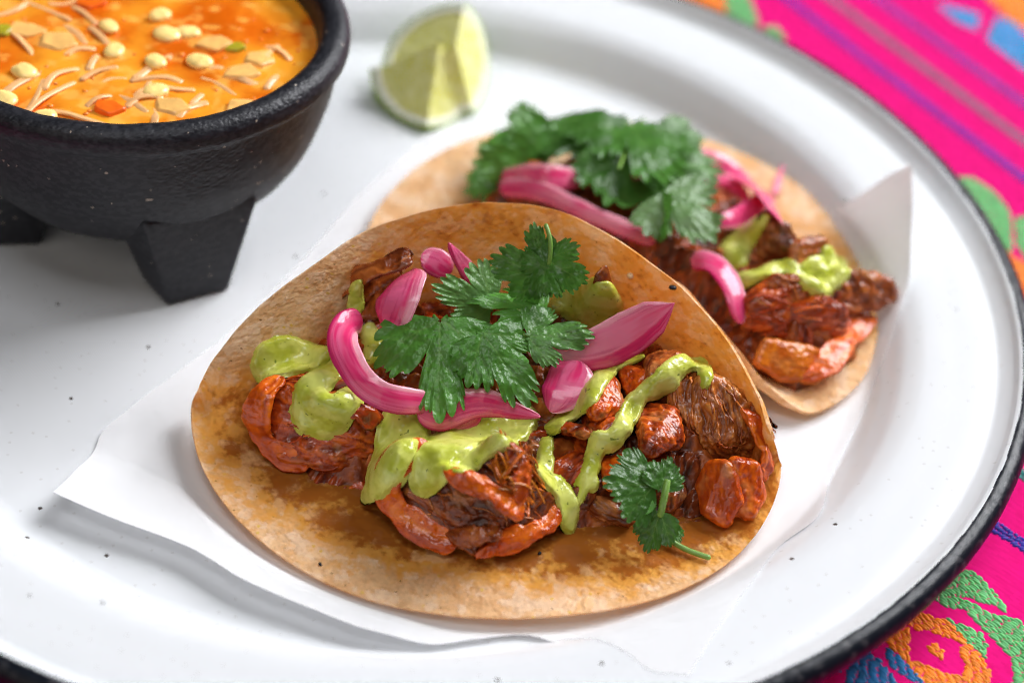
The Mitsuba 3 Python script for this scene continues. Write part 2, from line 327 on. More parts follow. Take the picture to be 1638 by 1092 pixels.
# ------------------------------------------------------------------ embroidery on the cloth
def stitches(poly, d, rgbv, name='embroidery', holes=(), pitch=0.64, length=2.4, seed=1, h=0.42):
    from shapely.geometry import Polygon, LineString
    P = Polygon(poly, [q for q in holes]).buffer(0)
    d = np.array(d, float); d /= np.linalg.norm(d); s = np.array([-d[1], d[0]])
    pts = np.array(poly); lo, hi = (pts @ s).min(), (pts @ s).max(); a0, a1 = (pts @ d).min() - 3, (pts @ d).max() + 3
    rng = np.random.default_rng(seed); V, F, K = [], [], []
    ring = np.radians([0, 60, 120, 180])
    for i, b in enumerate(np.arange(lo, hi, pitch)):
        g = P.intersection(LineString([s * b + d * a0, s * b + d * a1]))
        for seg in getattr(g, 'geoms', [g]):
            if seg.is_empty or seg.geom_type != 'LineString': continue
            c = np.array(seg.coords) @ d
            lo_, hi_ = min(c), max(c)
            t = lo_ - rng.uniform(0, 0.8)
            while t < hi_:
                e = min(t + length * rng.uniform(0.8, 1.2), hi_ + rng.uniform(0, 0.7))
                if e - t > 0.6:
                    u = np.array([t, t + 0.25 * (e - t), t + 0.75 * (e - t), e]); wd = pitch * 0.62 * np.array([0.35, 1, 1, 0.35]) * rng.uniform(0.85, 1.1); hh = h * np.array([0.1, 1, 1, 0.1]) * rng.uniform(0.8, 1.15)
                    off = b + rng.normal(0, 0.05) + np.array([0, 0, .06, .1]) * rng.normal()
                    xy = u[:, None, None] * d + (off[:, None] + wd[:, None] * np.cos(ring)[None])[..., None] * s
                    z = cloth_z(xy[..., 0], xy[..., 1]) + hh[:, None] * np.sin(ring)[None] + 0.02
                    V.append(np.concatenate([xy, z[..., None]], -1).reshape(-1, 3)); F.append(tri(quads(4, 4)) + 16 * (len(V) - 1))
                    K.append(np.repeat([np.array(rgbv) * rng.uniform(0.75, 1.15)], 16, 0))
                t = e + 0.05
    if V:
        v, f = np.vstack(V), np.vstack(F)
        n = np.cross(v[f[:, 1]] - v[f[:, 0]], v[f[:, 2]] - v[f[:, 0]])
        if n[:, 2].sum() < 0: f = f[:, ::-1]
        k = part_key('tablecloth', name)
        put(k, (v, f), 'thread', color=np.vstack(K)); labels[k] = {'kind': 'stuff'}
scene['thread'] = {'type': 'twosided', 'bsdf': {'type': 'principled', 'base_color': VC, 'roughness': 0.6, 'specular': 0.35, 'sheen': 0.5}}
D1, D2 = (0.585, -0.81), (0.77, -0.64)
GREEN, ORANGE, BLUE, NAVY, TEAL, PURPLE, GREY = (0.13, 0.50, 0.17), (0.90, 0.26, 0.008), (0.01, 0.19, 0.45), (0.02, 0.012, 0.30), (0.01, 0.25, 0.23), (0.22, 0.03, 0.36), (0.25, 0.12, 0.20)
def band(a, b, w, col, d, sd):
    a, b = np.array(a, float), np.array(b, float); e = (b - a) / np.linalg.norm(b - a); q = np.array([-e[1], e[0]]) * w / 2
    stitches([a - q, b - q, b + q, a + q], d, col, 'stripe', seed=sd)
def chain(a, b, w, col, sd):
    """a row of cross-laid stitches"""
    a, b = np.array(a, float), np.array(b, float); e = (b - a) / np.linalg.norm(b - a); q = np.array([-e[1], e[0]]) * w / 2
    stitches([a - q, b - q, b + q, a + q], e + 1.3 * np.array([-e[1], e[0]]), col, 'stripe', seed=sd, length=1.7, pitch=0.8)
E1, E2 = np.array(D1), np.array(D2)
for (p, w, c, sd) in (((104.5, 177), 3.2, (0.16, 0.006, 0.38), 1), ((119.4, 180.3), 4.0, GREY, 2), ((135, 183.7), 3.4, (0.20, 0.02, 0.34), 3)):
    band(np.array(p) - E1 * 40, np.array(p) + E1 * 175, w, c, D1, sd)
for (p, w, c, sd) in (((137.7, -50.5), 3.4, NAVY, 4), ((147.8, -33.4), 2.8, TEAL, 5), ((155, -13), 2.8, PURPLE, 6)):
    chain(np.array(p) - E2 * 12, np.array(p) + E2 * 60, w, c, sd)
S1 = 4.575
stitches([(122.6, -76.9), (124.9, -77.7), (126.2, -79.5), (128.7, -80.7), (131.4, -80.3), (133.7, -83.5), (136.6, -87.7), (140.5, -93.6), (139.3, -104), (144.2, -103.3), (144, -88.9), (143.8, -82.1), (141.5, -81.6), (138, -81.3), (134.8, -79.1), (131.7, -77.9), (128.6, -76), (125, -76.5)], D2, GREEN, seed=11)
stitches([(121.3, -74.7), (123.2, -73.6), (125.5, -71.8), (128.3, -73.2), (130.8, -70.4), (134, -68.7), (136.5, -70.4), (138.9, -74.5), (141.1, -78.5), (140.2, -80.2), (138.4, -78.5), (135.8, -78.1), (133, -76.9), (130.1, -76.6), (127.8, -75.7), (125.9, -74)], D2, GREEN, seed=12)
stitches([(127.8, -84), (129.1, -85), (131.1, -85.5), (134.7, -87.2), (135.2, -90.2), (134.4, -93.7), (132.1, -91.4), (130.2, -88.3)], D2, GREEN, seed=13)
stitches([(112.6, -83.1), (116.5, -82.1), (121.2, -82.6), (124.8, -84), (128, -84.8), (130.2, -87.9), (132.1, -91.4), (134.1, -94.1), (135.1, -97.7), (134.1, -103.3), (126, -105.5), (120.6, -102.6), (119, -99.6), (117.2, -96.9), (114.4, -93.2), (114.1, -90.2), (113.4, -87.6)], D2, ORANGE,
         holes=[[(118.7, -86.9), (120.9, -88.1), (123.8, -88), (126.6, -89.2), (129.2, -89.6), (130.1, -91.3), (129.5, -94), (130.3, -96.9), (129.5, -99.6), (126.6, -99.6), (122.8, -98.3), (120.6, -97.2), (118.3, -97.1), (118.5, -92.6), (119, -89.9)]], seed=14)
stitches([(122.8, -92.4), (124.6, -91.4), (125.8, -93.8), (124.8, -95.5), (123.2, -94.6)], D2, ORANGE, seed=15)
stitches([(105.9, -91.8), (107.4, -90.8), (108.8, -91.8), (108.9, -94), (111.5, -96.6), (114, -100.7), (115.5, -103.3), (116.4, -106.1), (105.1, -107.7), (104.9, -102), (106.2, -99.6), (105.9, -95.2)], D2, BLUE, seed=16)
stitches([(113.8, -93.7), (115.7, -94.9), (117.2, -97.3), (119.2, -99.6), (120.6, -102.6), (122.1, -105.3), (119.7, -103.5), (116.3, -101.1), (114.7, -99.5), (113.8, -96.6)], D2, BLUE, seed=17)
stitches([(99.3, -96.1), (104.1, -92.8), (104.4, -96.5), (103.5, -102.2), (101.8, -101.7)], D2, BLUE, seed=18)
stitches([(147.1, 85.7), (153.9, 86.3), (159.1, 80.2), (162.1, 71.9), (160, 51.4), (157.1, 53.8), (155.1, 65.6), (151.8, 75)], D1, GREEN, seed=19)
stitches([(163.1, 68.3), (167.4, 70.4), (164, 46.9), (161.7, 55.9)], D1, GREEN, seed=20)
stitches([(156.5, 52), (159.6, 50.7), (163.8, 45.7), (161.1, 21.7), (158, 34.4)], D1, ORANGE, seed=21)
stitches([(84.5, 180.9), (90.8, 182.3), (94.7, 162.6), (93.4, 154.5), (88.8, 156.1), (84.9, 164.5)], D1, GREEN, seed=22)
stitches([(96.1, 156.4), (100.2, 159.2), (103, 152.6), (101, 145.8), (97.8, 146.4)], D1, GREEN, seed=23)
stitches([(68.7, 174.6), (83.8, 177.9), (84.3, 164.4), (78.8, 163.2), (70.1, 164)], D1, ORANGE, seed=24)
stitches([(153.9, 185.1), (159.4, 184.9), (167.3, 181.9), (165, 171.2), (158.9, 174.6)], D1, (0.02, 0.30, 0.62), seed=25)
stitches([(167.3, 165.1), (172.7, 181), (177.3, 179.3), (182.4, 167), (179.3, 145.9), (172.8, 155.9)], D1, (0.02, 0.30, 0.62), seed=26)
stitches([(169.9, 197.1), (187.3, 201), (183.2, 172.5), (176.1, 180.3)], D1, ORANGE, seed=27)

# ------------------------------------------------------------------ soup
def soup_col(p, n, uv):
    x, y, z = mm(p)
    a = fbm(x * 0.06, y * 0.06 + 3, 0, 4)
    b = fbm(x * 0.25 + 7, y * 0.25, 0, 3)
    c = mix([0.62, 0.11, 0.003], [0.84, 0.32, 0.022], smoothstep(0.3, 0.7, a))
    return mix(c, [0.88, 0.46, 0.09], 0.6 * smoothstep(0.5, 0.75, b))
scene['soup_broth'] = {'type': 'principled', 'base_color': proc(soup_col), 'roughness': 0.12, 'specular': 0.45, 'clearcoat': 0.4, 'clearcoat_gloss': 0.95}
n_ = 160
r_ = np.r_[0.01, np.linspace(0.5, 43.4, 60)]; a_ = np.arange(n_) * 2 * np.pi / n_
sx, sy = BC[0] + r_[:, None] * np.cos(a_), BC[1] + r_[:, None] * np.sin(a_)
SZ = 54.6
sv = np.stack([sx, sy, SZ + 0 * sx], -1).reshape(-1, 3)
sv[:, 2] += 1.3 * fnoise(sv, 0.13, 3, 4) + 0.5 * smooth01(np.hypot(sv[:, 0] - BC[0], sv[:, 1] - BC[1]), 41, 43.2)
sf = tri(quads(len(r_), n_, True))
if np.cross(sv[sf[500, 1]] - sv[sf[500, 0]], sv[sf[500, 2]] - sv[sf[500, 0]])[2] < 0: sf = sf[:, ::-1]
put('soup', (sv, sf), 'soup_broth')
tag('soup', 'orange tomato broth filling the black bowl', 'soup')

def sweep(pts, w, h, n=40, m=14, twist=0.0, up=(0, 0, 1), cap=0.5, power=1.0, bow=0.0):
    """A strand along a spline: w and h are half width and half height, numbers or lists along it."""
    c = curve(pts, n); t = np.gradient(c, axis=0); t /= np.linalg.norm(t, axis=1, keepdims=True)
    s = np.linspace(0, 1, n)
    W = np.interp(s, np.linspace(0, 1, len(np.atleast_1d(w))), np.atleast_1d(w)) if np.ndim(w) else np.full(n, float(w))
    Hh = np.interp(s, np.linspace(0, 1, len(np.atleast_1d(h))), np.atleast_1d(h)) if np.ndim(h) else np.full(n, float(h))
    L = np.r_[0, np.cumsum(np.linalg.norm(np.diff(c, axis=0), axis=1))]
    e = np.minimum(L, L[-1] - L); cr = max(1e-3, cap * float(np.max(W)))
    k = np.sqrt(np.clip(1 - (1 - np.clip(e / cr, 0, 1)) ** 2, 0.0004, 1)); W, Hh = W * k, Hh * k
    U = np.repeat([np.asarray(up, float)], n, 0) if np.ndim(up) == 1 else np.stack([np.interp(s, np.linspace(0, 1, len(up)), np.asarray(up)[:, q]) for q in range(3)], -1)
    b = np.cross(U, t); b /= np.linalg.norm(b, axis=1, keepdims=True) + 1e-9; q = np.cross(t, b)
    tw = np.interp(s, np.linspace(0, 1, len(np.atleast_1d(twist))), np.atleast_1d(twist)) if np.ndim(twist) else np.full(n, float(twist))
    b, q = b * np.cos(tw)[:, None] + q * np.sin(tw)[:, None], q * np.cos(tw)[:, None] - b * np.sin(tw)[:, None]
    a = np.arange(m) * 2 * np.pi / m
    ca, sa = np.sign(np.cos(a)) * np.abs(np.cos(a)) ** power, np.sign(np.sin(a)) * np.abs(np.sin(a)) ** power
    v = c[:, None] + b[:, None] * (W[:, None] * ca)[..., None] + q[:, None] * (Hh[:, None] * sa)[..., None]
    v = v - q[:, None] * (bow * W[:, None] * ca ** 2)[..., None]
    v = np.concatenate([v.reshape(-1, 3), c[:1], c[-1:]])
    f = tri(quads(n, m, True)); i = np.arange(m); j = (i + 1) % m
    f = np.vstack([f, np.stack([np.full(m, n * m), j, i], 1), np.stack([np.full(m, n * m + 1), (n - 1) * m + i, (n - 1) * m + j], 1)])
    if trimesh.Trimesh(v, f, process=False).volume < 0: f = f[:, ::-1]
    uv = np.vstack([np.stack([np.repeat(s, m), np.tile((np.cos(a) + 1) / 2, n)], -1), [[0, .5], [1, .5]]])
    return v, f, uv

scene['soup_bits'] = {'type': 'principled', 'base_color': VC, 'roughness': 0.22, 'specular': 0.5, 'clearcoat': 0.3}
rng = np.random.default_rng(5)
SHREDS = [[(-98, 21.1), (-93.4, 16.2), (-88.7, 10.9)],
          [(-97.2, 34.4), (-89.5, 30.5), (-84.4, 27.8)],
          [(-86.1, 25.8), (-81.9, 22.4), (-78.6, 17.8)],
          [(-86.1, 34.6), (-81.9, 31.1), (-78.1, 27)],
          [(-79.6, 26.1), (-75.7, 21.6), (-73.4, 18.9)],
          [(-85.3, -17.3), (-83.8, -7.5), (-84.3, 2.2)],
          [(-85, -16.3), (-82.1, -8.1), (-76.6, 2.3)],
          [(-82.8, -3.4), (-81.8, 2.7), (-77.2, 7.7)],
          [(-80.4, -10.7), (-74.8, -12.4), (-67, -14.6), (-59.8, -15.9)],
          [(-68.6, -1.5), (-63.5, -3.4), (-58, -8)],
          [(-82, 11.8), (-79.6, 15.4), (-75.5, 16.3)],
          [(-75.2, 7.1), (-74.9, 11.3), (-74.5, 14.4)],
          [(-75.8, 2), (-72.7, 6.6), (-68.5, 9.5)],
          [(-72.3, -1.3), (-69.9, 4.2), (-65.6, 6.1)],
          [(-61.3, 6), (-57.5, 7.8), (-53, 6.7)],
          [(-58.3, 4.1), (-53.3, 3.1), (-49.5, 3.9)],
          [(-49.8, 9.4), (-44.4, 6.5), (-40, 2.9)],
          [(-59.6, 28.2), (-57.4, 25.5), (-55.9, 19.4)],
          [(-33.8, 6.6), (-32.6, 10.9), (-31.8, 14.1)],
          [(-49.3, -2.4), (-48.4, -0.3), (-47.6, 2.3)],
          [(-37.7, 26), (-34.1, 24.6), (-30.2, 20.7)],
          [(-72.2, -8.1), (-69.9, -4.7), (-67.4, -2.2)],
          [(-48.8, 12.6), (-46.4, 14.2), (-44.4, 13.5)]]
for _ in range(20):
    c = BC + 38 * math.sqrt(rng.uniform(0.02, 1)) * np.array([math.cos(t_ := rng.uniform(0, 6.28)), math.sin(t_)]); a_ = rng.uniform(0, 3.14); l_ = rng.uniform(7, 15); k_ = rng.normal(0, 0.35)
    q_ = [c + l_ * (s_ - 0.5) * np.array([math.cos(a_ + k_ * s_), math.sin(a_ + k_ * s_)]) for s_ in np.linspace(0, 1, 4)]
    if max(np.linalg.norm(p_ - BC) for p_ in q_) < 41: SHREDS.append([tuple(p_) for p_ in q_])
for pts in SHREDS:
    p = np.array([[x, y, SZ + 0.22 + rng.uniform(-0.35, 0.45)] for x, y in pts]); p[[0, -1], 2] -= 0.5
    v, f, uv = sweep(p, rng.uniform(0.6, 1.0), 0.36, 26, 10, twist=rng.uniform(-.4, .4), power=0.7)
    v += 0.1 * (fnoise(v, 0.4, 2, 3))[:, None]
    k = numbered('cheese_shred')
    put(k, (v, f), 'soup_bits', color=np.repeat([np.array([0.86, 0.47, 0.20]) * rng.uniform(0.85, 1.1)], len(v), 0))
    tag(k, 'thin pale shred floating in the orange soup', 'shred', 'shreds in the soup')
def nub(c, rx, ry, rz, rot, seed, power=1.0, amp=0.25):
    t = trimesh.creation.icosphere(subdivisions=3); v = np.array(t.vertices); v = np.sign(v) * np.abs(v) ** power
    v *= [rx, ry, rz]; v += t.vertex_normals * (amp * fnoise(v + seed * 7, 0.4, 2, seed))[:, None] * min(rx, ry)
    ca, sa = math.cos(rot), math.sin(rot)
    return np.stack([v[:, 0] * ca - v[:, 1] * sa + c[0], v[:, 0] * sa + v[:, 1] * ca + c[1], v[:, 2] + c[2]], -1), np.array(t.faces)
BITS = {'corn_kernel': ([(-64.2, 34), (-74.9, 26.2), (-60.7, 25.7), (-56.2, 27.5), (-71.1, 15.8), (-60.8, 13.3), (-51, 15.4), (-58.1, 0.8), (-90.4, -9.2), (-79.7, -14.2), (-89, 2.9)], (0.94, 0.68, 0.24), (2.4, 1.9, 1.2), 'pale yellow corn kernel floating in the soup', 'corn', 'corn kernels in the soup'),
        'potato_cube': ([(-84.7, 17.1), (-93.4, 21.1), (-49.2, 24.2), (-37.6, 19.3), (-40.4, 12.5), (-52.9, -4.9), (-37.5, -2.3)], (0.82, 0.46, 0.14), (3.1, 2.6, 0.8), 'soft pale cube of vegetable half sunk in the soup', 'vegetable', 'pale vegetable cubes in the soup'),
        'carrot_piece': ([(-67.1, -7.8), (-82.2, 36.7)], (0.80, 0.13, 0.008), (2.6, 2.0, 0.8), 'deep orange carrot piece half sunk in the soup', 'carrot', 'carrot pieces in the soup'),
        'celery_piece': ([(-44, 23.2), (-98.7, 19.5)], (0.40, 0.34, 0.02), (2.1, 1.4, 0.9), 'olive green celery piece floating in the soup', 'celery', 'celery pieces in the soup')}
ONE_OF = {('carrot_piece', 1): 'larger deep orange carrot piece near the front rim of the soup bowl', ('carrot_piece', 2): 'orange carrot piece at the top edge of the photo in the soup', ('celery_piece', 1): 'olive green celery piece at the right side of the soup', ('celery_piece', 2): 'olive green celery piece at the far left edge of the soup'}
sd = 0
for nm, (pts, col, r3, lab, cat, grp) in BITS.items():
    for (x, y) in pts:
        sd += 1; k = numbered(nm); sc_ = rng.uniform(1.1, 1.5)
        if nm == 'corn_kernel': v, f = nub((x, y, SZ + 0.45), r3[0] * sc_, r3[1] * sc_, r3[2], rng.uniform(0, 3), sd, 0.9)
        else:
            P = [np.array([x, y, SZ + 0.2]) + np.array([math.cos(q * 6.28 / k_) * r3[0], math.sin(q * 6.28 / k_) * r3[1], 0]) * rng.uniform(0.7, 1.25) * sc_ + [0, 0, h_] for k_ in (5,) for q in range(5) for h_ in (-1.0, rng.uniform(0.1, 0.7))]
            me = m3.Manifold.batch_hull([m3.Manifold.sphere(0.45, 12).translate(p_.tolist()) for p_ in P]).refine_to_length(0.6).to_mesh(); t_ = trimesh.Trimesh(np.array(me.vert_properties[:, :3], float), me.tri_verts, process=True)
            trimesh.smoothing.filter_taubin(t_, iterations=5); v, f = np.array(t_.vertices), np.array(t_.faces); v = v + 0.25 * fnoise(v, 0.5, 2, sd)[:, None]
        put(k, (v, f), 'soup_bits', color=np.array(col) * (1 + 0.5 * fnoise(v, 0.6, 2, sd))[:, None]); tag(k, ONE_OF.get((nm, sum(q == nm or q.startswith(nm + '_0') for q in scene)), lab), cat, grp)

# ------------------------------------------------------------------ lime
def lime_rind(p, n, uv):
    x, y, z = mm(p)
    return mix([0.20, 0.36, 0.010], [0.36, 0.50, 0.03], fbm(x * 0.5, y * 0.5, z * 0.5))
def lime_pulp(p, n, uv):
    x, y, z = mm(p)
    a = fbm(x * 0.9, y * 0.9, z * 0.35)
    d, e, r = voronoi(x * 0.55 + z * 0.2, z * 0.22 + y * 0.25)                      # juice sacs
    c = mix(mix([0.64, 0.63, 0.11], [0.82, 0.80, 0.34], smoothstep(0.3, 0.7, a)), [0.86, 0.86, 0.52], 0.6 * smoothstep(0.12, 0.02, e - d))
    return c
scene['lime_skin'] = {'type': 'principled', 'base_color': proc(lime_rind), 'roughness': 0.35, 'specular': 0.5}
scene['lime_flesh'] = {'type': 'bumpmap', 'arbitrary': proc(lambda p, n, uv: fbm(p.x * 900, p.y * 900, p.z * 350), 2e-4), 'scale': 0.0006,
                       'bsdf': {'type': 'principled', 'base_color': proc(lime_pulp), 'roughness': 0.25, 'specular': 0.5, 'clearcoat': 0.5}}
scene['lime_pith'] = {'type': 'principled', 'base_color': rgb(0.86, 0.86, 0.74), 'roughness': 0.5}
def ell(s): return m3.Manifold.sphere(1, 96).scale([21.5 * s, 18.0 * s, 14.5 * s])
def lime_lobe(c, planes, off):
    def cut(m, inset):
        for (n, o) in [(np.array(n, float), off) for n in planes] + slit:
            n = n / np.linalg.norm(n); m = m.trim_by_plane((-n).tolist(), -(o - inset))
        return m
    out = {'rind': cut(ell(1.0) - ell(0.955), 0.0), 'pith': cut(ell(0.953) - ell(0.845), 0.1), 'pulp': cut(ell(0.843), 0.45)}
    return {k: m.refine_to_length(1.0).translate(list(c)) for k, m in out.items()}
for c, planes, off, slit in (((0.0, 82.5, 17.8), ((-0.42, -0.66, 0.62), (0.74, -0.52, 0.43)), 0.5, [(np.array([0.1, 1, -0.15]), 5.0)]), ((3.5, 88.5, 18.4), ((-0.52, -0.34, 0.80), (0.92, -0.22, 0.38)), 3.8, [(np.array([0.0, -1, 0.25]), 2.5)])):
    for nm, m in lime_lobe(c, planes, off).items():
        me = m.to_mesh()
        k = part_key('lime_wedge', nm)
        put(k, trimesh.Trimesh(me.vert_properties[:, :3], me.tri_verts), {'rind': 'lime_skin', 'pith': 'lime_pith', 'pulp': 'lime_flesh'}[nm], smooth=30)
tag('lime_wedge', 'cut lime wedge lying on the plate behind the tacos', 'lime')

# ------------------------------------------------------------------ chicken in red sauce
scene['glossy_meat'] = {'type': 'bumpmap', 'arbitrary': proc(lambda p, n, uv: fbm(p.x * 1100, p.y * 1100, p.z * 1100, 3), 2e-4), 'scale': 0.00035,
                        'bsdf': {'type': 'principled', 'base_color': VC, 'roughness': 0.24, 'specular': 0.32, 'clearcoat': 0.6, 'clearcoat_gloss': 0.96}}
def basis(d):
    d = np.array(d, float); d /= np.linalg.norm(d); s = np.cross(d, [0.3, 0.2, 0.93]); s /= np.linalg.norm(s)
    return np.stack([d, s, np.cross(d, s)])
PAL = {'brown': ((0.09, 0.015, 0.004), (0.31, 0.062, 0.010), (0.52, 0.155, 0.028)), 'red': ((0.09, 0.009, 0.002), (0.38, 0.045, 0.004), (0.64, 0.125, 0.010)),
       'dark': ((0.04, 0.008, 0.003), (0.17, 0.030, 0.006), (0.34, 0.078, 0.012)), 'orange': ((0.30, 0.026, 0.002), (0.56, 0.080, 0.003), (0.74, 0.17, 0.008)),
       'blond': ((0.14, 0.026, 0.005), (0.44, 0.115, 0.017), (0.64, 0.27, 0.060)), 'amber': ((0.40, 0.07, 0.004), (0.55, 0.13, 0.007), (0.66, 0.21, 0.015))}
def lump(pts, rad, fibre=(1, 0, 0), pal='brown', seed=1, amp=1.3, fib=0.45, res=0.42, smooth=6, hulls=None):
    """A piece of meat: hull of balls, smoothed, then pulled into lobes and fibres; colours come from the same grain."""
    P = np.asarray(pts, float); hulls = hulls or [range(len(P))]
    m = None
    for h in hulls:
        q = m3.Manifold.batch_hull([m3.Manifold.sphere(rad, 14).translate(P[i].tolist()) for i in h])
        m = q if m is None else m + q
    m = m.refine_to_length(res).to_mesh()
    t = trimesh.Trimesh(np.array(m.vert_properties[:, :3], float), m.tri_verts, process=True)
    trimesh.smoothing.filter_taubin(t, iterations=smooth)
    v, f = np.array(t.vertices), np.array(t.faces)
    B = basis(fibre); n = vnormals(v, f)
    q = (v + n * 0) @ B.T + seed * 13.7
    wq = q + 3.6 * np.stack([fnoise(q, 0.16, 2, seed + i) for i in range(3)], -1)
    big = fnoise(q, 0.17, 3, seed); fb = fnoise(wq * [0.16, 1.0, 1.0], 0.75, 3, seed + 5); fine = fnoise(q, 1.1, 2, seed + 9); f2 = fnoise(wq * [0.10, 1.0, 1.0], 1.9, 2, seed + 7)
    v = v + n * (amp * 2.0 * big + fib * 2.0 * fb + 0.18 * fine + min(0.9, fib * 1.1) * f2)[:, None]
    n = vnormals(v, f)
    a, b, c = (np.array(x) for x in PAL[pal])
    k = np.clip(0.48 + 1.4 * fb + 0.5 * fine + 0.5 * big + 0.9 * f2, 0, 1)[:, None]
    col = np.where(k < 0.5, a + (b - a) * k * 2, b + (c - b) * (k - 0.5) * 2)
    stain = smooth01(fnoise(v + 40, 0.3, 4, seed + 2), -0.02, 0.16)[:, None]
    col = col * (1 - 0.65 * stain) + 0.65 * stain * a
    dry = smooth01(fnoise(v + 90, 0.25, 4, seed + 4), 0.06, 0.2)[:, None]; col = col * (1 - 0.45 * dry) + 0.45 * dry * np.array([0.50, 0.20, 0.06]) * (0.5 + k)
    return v, f, n, col
def strands(v, n, fibre, count, length, seed, pal, rad=0.24, where=None, lift=0.02):
    """Loose muscle fibres lying on a piece's surface."""
    rng = np.random.default_rng(seed); tree = cKDTree(v); V, F, K = [], [], []; d0 = np.array(fibre, float); d0 /= np.linalg.norm(d0)
    idx = np.where(where(v) & (n[:, 2] > -0.1))[0] if where else np.where(n[:, 2] > 0.0)[0]
    for s in rng.choice(idx, count):
        p = v[s].copy(); d = d0 + rng.normal(0, 0.28, 3); P = []; st = length / 8 * rng.uniform(0.6, 1.3); fl = rng.uniform(0, 1.0) ** 8 * 1.5
        for j in range(9):
            i = tree.query(p)[1]; nn = n[i]; d = d - nn * (d @ nn); d /= np.linalg.norm(d) + 1e-9
            p = 0.5 * p + 0.5 * v[i]; P.append(p + nn * (lift + fl * (j / 8) ** 2)); p = p + d * st; d = d + rng.normal(0, 0.16, 3)
        a, b, uv = sweep(P, rad * rng.uniform(0.7, 1.3), rad * 0.8, 12, 5, cap=3)
        V.append(a); F.append(b + sum(map(len, V[:-1]))); K.append(np.repeat([np.array(PAL[pal][rng.choice([1, 1, 2])]) * rng.uniform(0.75, 1.25)], len(a), 0))
    return np.vstack(V), np.vstack(F), np.vstack(K)
def chunk(name, label, cat, group, pts, rad=2.0, fibre=(1, 0, 0), pal='brown', seed=1, strand=0, slen=9, spal=None, where=None, extra=(), **kw):
    k = numbered(name); v, f, n, c = lump(pts, rad, fibre, pal, seed, **kw)
    if strand or extra:
        put(k + '__flesh', (v, f), 'glossy_meat', color=c)
        if strand:
            a, b, e = strands(v, n, fibre, strand, slen, seed, spal or pal, where=where); put(k + '__fibres', (a, b), 'glossy_meat', color=e); labels[k + '__fibres'] = {'kind': 'stuff'}
        for (pp, w, h, pl, up) in extra:
            a, b, e = strip(pp, w, h, pl, seed, up); put(part_key(k, 'flap'), (a, b), 'glossy_meat', color=e)
    else: put(k, (v, f), 'glossy_meat', color=c)
    tag(k, label, cat, group); return k
def strip(pts, w, h, pal, seed, up=(0, -0.5, 1), n=90, m=24):
    v, f, uv = sweep(pts, w * np.array([0.55, 0.9, 1.1, 0.85, 1.05, 0.7]), h * 0.55, n, m, up=up, cap=0.5, power=0.85)
    nn = vnormals(v, f); q = np.c_[uv[:, 0] * 5, uv[:, 1] * 1.5, 0 * uv[:, 0] + seed]
    v = v + np.stack([fnoise(q + i * 9, 1.0, 3, seed + i) for i in range(3)], -1) * 2.4
    v = v + nn * (0.6 * fnoise(v + seed, 0.25, 3, seed) + 0.15 * fnoise(v, 1.0, 2, seed) + 0.7 * fnoise(np.c_[uv[:, 0] * 2.5, np.abs(uv[:, 1] - 0.5) * 9, np.sign(nn[:, 2]) + seed], 1, 2, seed))[:, None]
    a, b, c = (np.array(x) for x in PAL[pal]); k = np.clip(0.45 + 1.9 * fnoise(np.c_[uv[:, 0] * 2, uv[:, 1] * 9, uv[:, 0] * 0 + seed], 1, 3, seed) + 0.8 * fnoise(v, 0.6, 3, 1), 0, 1)[:, None]
    return v, f, np.where(k < 0.5, a + (b - a) * k * 2, b + (c - b) * (k - 0.5) * 2)
FG, BG_ = 'chicken pieces in the front taco', 'chicken pieces in the back taco'
# the bed of the filling

